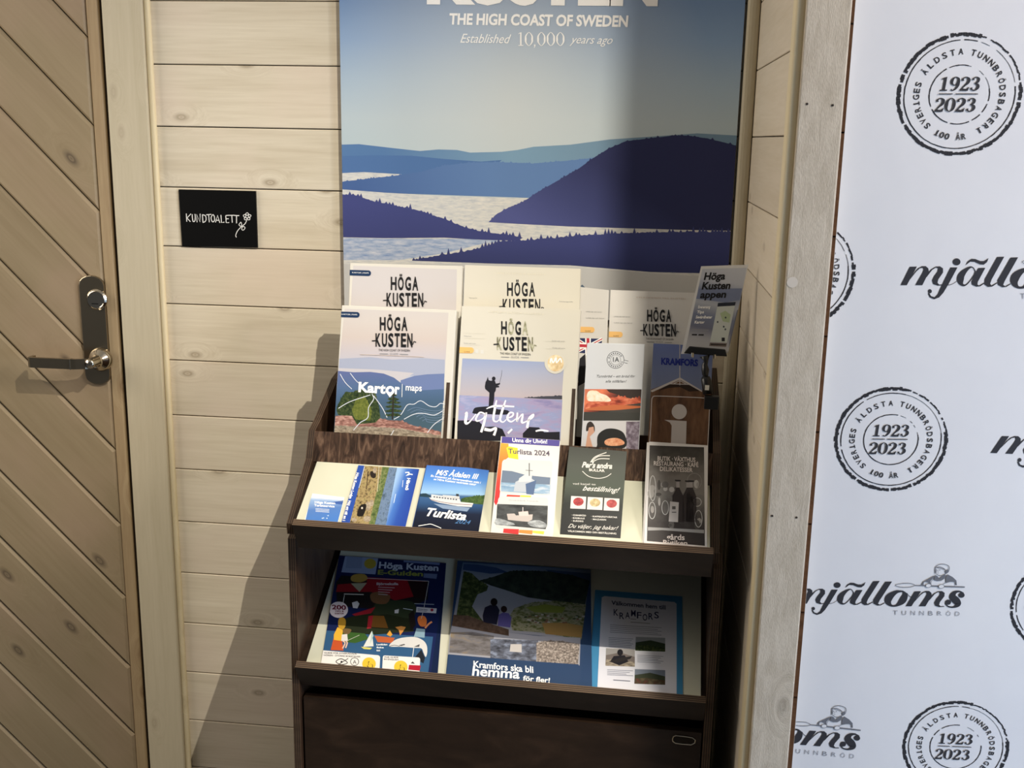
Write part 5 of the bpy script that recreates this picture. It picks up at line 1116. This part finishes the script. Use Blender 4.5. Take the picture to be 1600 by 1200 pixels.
a.poly([(75, 600), (320, 622), (560, 640), (780, 655), (772, 800), (50, 740)], fl(44, 66, 98), 3.2)
a.t('Kramfors ska bli', 208, 670, 534, 34, W1, slope=.095, bold=.02, lv=4); a.t('hemma', 200, 714, 458, 50, W1, slope=.07, bold=.022, lean=.12); a.t('för fler!', 476, 742, 622, 26, W1, slope=.09, bold=.022, lean=.12)
fin(a)
T3c = T3.off(.001)
o = sheet('flyer', T3c, (930, 921.5), (1066, 932), (920, 1072), .004, .0006, flat((66, 136, 178), .4), 'white welcome flyer with a light blue frame, right of the lower tray', 'flyer')
a = art(T3c, o, 680, 850, 1600/460)
a.poly([(905, 290), (920, 283), (1300, 315), (1312, 325), (1312, 900), (876, 900)], fl(222, 222, 228), 1)
NV = fl(34, 36, 78)
a.t('Välkommen hem till', 958, 330, 1252, 22, NV, slope=.09, bold=.02, lv=2)
for i, (ch, dy) in enumerate(zip('KRAMFORS', (0, 18, 14, 2, 12, 22, 16, 8))):
    x = 970+i*31.5; a.text(ch, (x, 388+dy+i*1), (x+25, 390+dy+i*1), (x, 354+dy+i*1), NV, .01)
a.ribbon([(1062, 408), (1092, 410)], GR, 4, smooth=False); a.ribbon([(1062, 425), (1168, 433)], GR, 4, smooth=False)
for k in range(5): a.ribbon([(950, 440+k*10), (1230-(k % 2)*20, 456+k*10)], fl(150, 152, 164), 3, smooth=False)
for k in range(6): a.ribbon([(942, 510+k*9), (1076-(k % 3)*8, 517+k*9)], fl(150, 152, 164), 3, smooth=False)
for k in range(5): a.ribbon([(1098, 605+k*9), (1240-(k % 3)*14, 612+k*9)], fl(150, 152, 164), 3, smooth=False)
for k in range(4): a.ribbon([(935, 684+k*9), (1075-(k % 3)*18, 690+k*9)], fl(150, 152, 164), 3, smooth=False)
a.ribbon([(968, 740), (1060, 746)], fl(110, 112, 124), 4, smooth=False)
def photo(x0_, y0_, x1_, y1_, top, mid_, low):
    s1 = .035*(x1_-x0_); h = y1_-y0_
    a.poly([(x0_, y0_), (x1_, y0_+s1), (x1_, y1_+s1), (x0_-3, y1_)], fl(*top), 2); a.poly([(x0_, y0_+h*.4), (x0_+.5*(x1_-x0_), y0_+h*.25), (x1_, y0_+h*.5), (x1_, y1_+s1), (x0_-3, y1_)], fl(*mid_), 2.3); a.poly([(x0_, y0_+h*.65), (x0_+.4*(x1_-x0_), y0_+h*.6), (x1_, y0_+h*.8), (x1_, y1_+s1), (x0_-3, y1_)], low, 2.6)
photo(1090, 505, 1250, 580, (150, 156, 160), (52, 64, 48), FO); photo(928, 566, 1085, 662, (160, 156, 152), (120, 110, 104), ROCKG); photo(1085, 680, 1250, 760, (120, 128, 140), (60, 66, 48), noise_mat('print_red_field', [(120, 44, 40), (70, 60, 40), (110, 96, 70)], 120))
a.poly(ell(1005, 590, 16, 18, 10), fl(26, 24, 30), 3); a.poly([(970, 610), (1030, 605), (1050, 640), (1000, 660), (950, 640)], fl(28, 26, 34), 3); a.poly([(940, 640), (1000, 620), (1070, 610), (1060, 625), (990, 645)], fl(40, 36, 36), 3.2)
fin(a)
# --- app card in its clamp
AP = Pl(R(0, f1.y-.005, f1.z), V*math.cos(math.radians(12))+W*math.sin(math.radians(12)))
o = sheet('display_card', AP, (1095.5, 416), (1169.5, 413.5), (1064, 553), .0, .0012, flat((222, 222, 220), .4), 'tilted card with black words and a phone picture, held by a black clamp', 'card')
a = art(AP, o, 1050, 400, 4.8)
a.poly([(228, 97), (560, 88), (430, 745), (92, 735)], gm('print_card', a, (400, 100), (270, 730), [(196, 200, 208), (190, 194, 204), (130, 140, 164), (176, 180, 188), (120, 128, 150), (112, 116, 134), (176, 176, 180), (196, 196, 196)]), 1)
a.poly([(205, 245), (525, 243), (508, 330), (400, 350), (180, 320)], fl(120, 130, 158), 1.5)
a.t('Höga', 238, 178, 396, 52, K1, lean=.22, slope=-.02, bold=.035, lv=3); a.t('Kusten', 222, 250, 434, 52, K1, lean=.22, slope=-.02, bold=.035); a.t('appen', 208, 315, 402, 50, K1, lean=.22, slope=-.02, bold=.035)
for k, (s_, x1_) in enumerate((('Evenemang', 285), ('Tips', 238), ('Sevärdheter', 300), ('Kartor', 242))): a.t(s_, 195-k*9, 392+k*38, x1_, 20, W1, bold=.03, lean=.2)
a.poly([(345, 352), (478, 345), (412, 650), (285, 645)], fl(196, 202, 196), 3); a.poly([(345, 352), (478, 345), (472, 372), (340, 380)], fl(44, 48, 60), 3.3)
a.poly([(285, 650), (412, 655), (405, 682), (278, 674)], fl(120, 108, 100), 3); a.poly([(290, 658), (405, 662), (402, 670), (290, 668)], fl(50, 46, 46), 3.4)
a.poly([(360, 430), (400, 410), (440, 440), (430, 500), (380, 490)], fl(170, 186, 150), 3.3)
for p in ((402, 462), (342, 495), (388, 530), (400, 550)): a.poly(ell(p[0], p[1], 7, 8, 6), fl(60, 70, 76), 3.6)
a.rect(372, 612, 396, 640, fl(40, 40, 46), 3.6); a.poly([(150, 585), (190, 586), (186, 596), (148, 595)], K1, 3); a.poly([(200, 586), (240, 587), (236, 597), (196, 596)], K1, 3); a.ribbon([(150, 552), (275, 556)], GR, 5, smooth=False, lv=3); a.ribbon([(146, 568), (265, 571)], GR, 4, smooth=False)
a.poly([(488, 405), (496, 405), (440, 640), (425, 690), (430, 640)], fl(110, 112, 124), 2)
fin(a, 'card_print')
# clamp: bar, two rivets, ball joint, stem, foot on the rack
cl = empty('sign_clamp', AP.at((1110, 640))); tag(cl, 'black jointed plastic sign clamp fixed to the right end of the rack', 'clamp')
CB = AP.off(.002)
a_, b_, c_, d_ = CB.at((1077, 541)), CB.at((1133, 546)), CB.at((1136, 557)), CB.at((1068, 552))
mb = MB(); mb.prism([a_, b_, c_, d_], AP.n*.008); bevel(mb.build('jaw', BLACKP, cl), .0015)
mb = MB(); mb.prism([p-AP.n*.0065 for p in (a_, b_, c_, d_)], -AP.n*.004); mb.build('rear_jaw', BLACKP, cl)
for p in ((1082, 555), (1116, 557.5)):
    q = CB.at(p)+AP.n*.008; mb = MB(); mb.tube([q-W*.003+AP.n*.0008, q+W*.004+AP.n*.0012], .0022, 10); mb.build('rivet', CHROME, cl)
J = [CB.at(p)+AP.n*.002 for p in ((1101, 556), (1103, 564), (1101, 570), (1102, 578), (1102, 585), (1103, 590))]
mb = MB(); mb.tube(J, [.0085, .0035, .0045, .0062, .005, .0035], 14); mb.build('joint', BLACKP, cl, smooth=True)
S_ = [CB.at(p)+AP.n*.001 for p in ((1103, 588), (1103, 593), (1105, 603), (1106, 616))]
mb = MB(); mb.tube(S_, [.006, .008, .0085, .0080], 14); stem = mb.build('stem', BLACKP, cl, smooth=True)
q = CB.at((1104, 606))+AP.n*.0095; mb = MB(); mb.pbox(q-U*.003-W*.0035, U*.0065, V*.0006, W*.008); mb.build('sticker', flat((226, 224, 214)), stem)
q = CB.at((1111, 637)); mb = MB(); mb.pbox(q-U*.0115, U*.0225, V*.014, W*.021); bevel(mb.build('foot', BLACKP, cl), .0012)

# ------------------------------------------------------------------ the spotlight above, with a plate added to shade the right side
sp = empty('ceiling_spotlight', (LAMP.x, LAMP.y, 2.75)); tag(sp, 'black spotlight with an added light-blocking plate under the ceiling, above the rack', 'lamp')
ax = (AIM-LAMP).normalized()
mb = MB(); mb.tube([LAMP-ax*.13, LAMP-ax*.125, LAMP-ax*.03, LAMP-ax*.012], [.02, .032, .036, .038], 20); mb.build('housing', BLACKP, sp, smooth=False)
mb = MB(); mb.tube([LAMP-ax*.07, Ve((LAMP.x-ax.x*.07, LAMP.y-ax.y*.07, 2.75))], .008, 10); mb.build('stem', BLACKP, sp)
e = (Ve((-.044, 0, 0))-Ve((LAMP.x, LAMP.y, 0)))
e.normalize(); e0 = Ve((LAMP.x, LAMP.y, 0))+e*.12; tr = Ve((-e.y, e.x, 0))
if tr.x < 0: tr = -tr
mb = MB(); mb.pbox(Ve((e0.x, e0.y, LAMP.z-.34)), tr*.20-e*.02, e*.001, W*.47); mb.build('light_blocker', BLACKP, sp)  # unseen plate added to block the spot right of the poster's middle
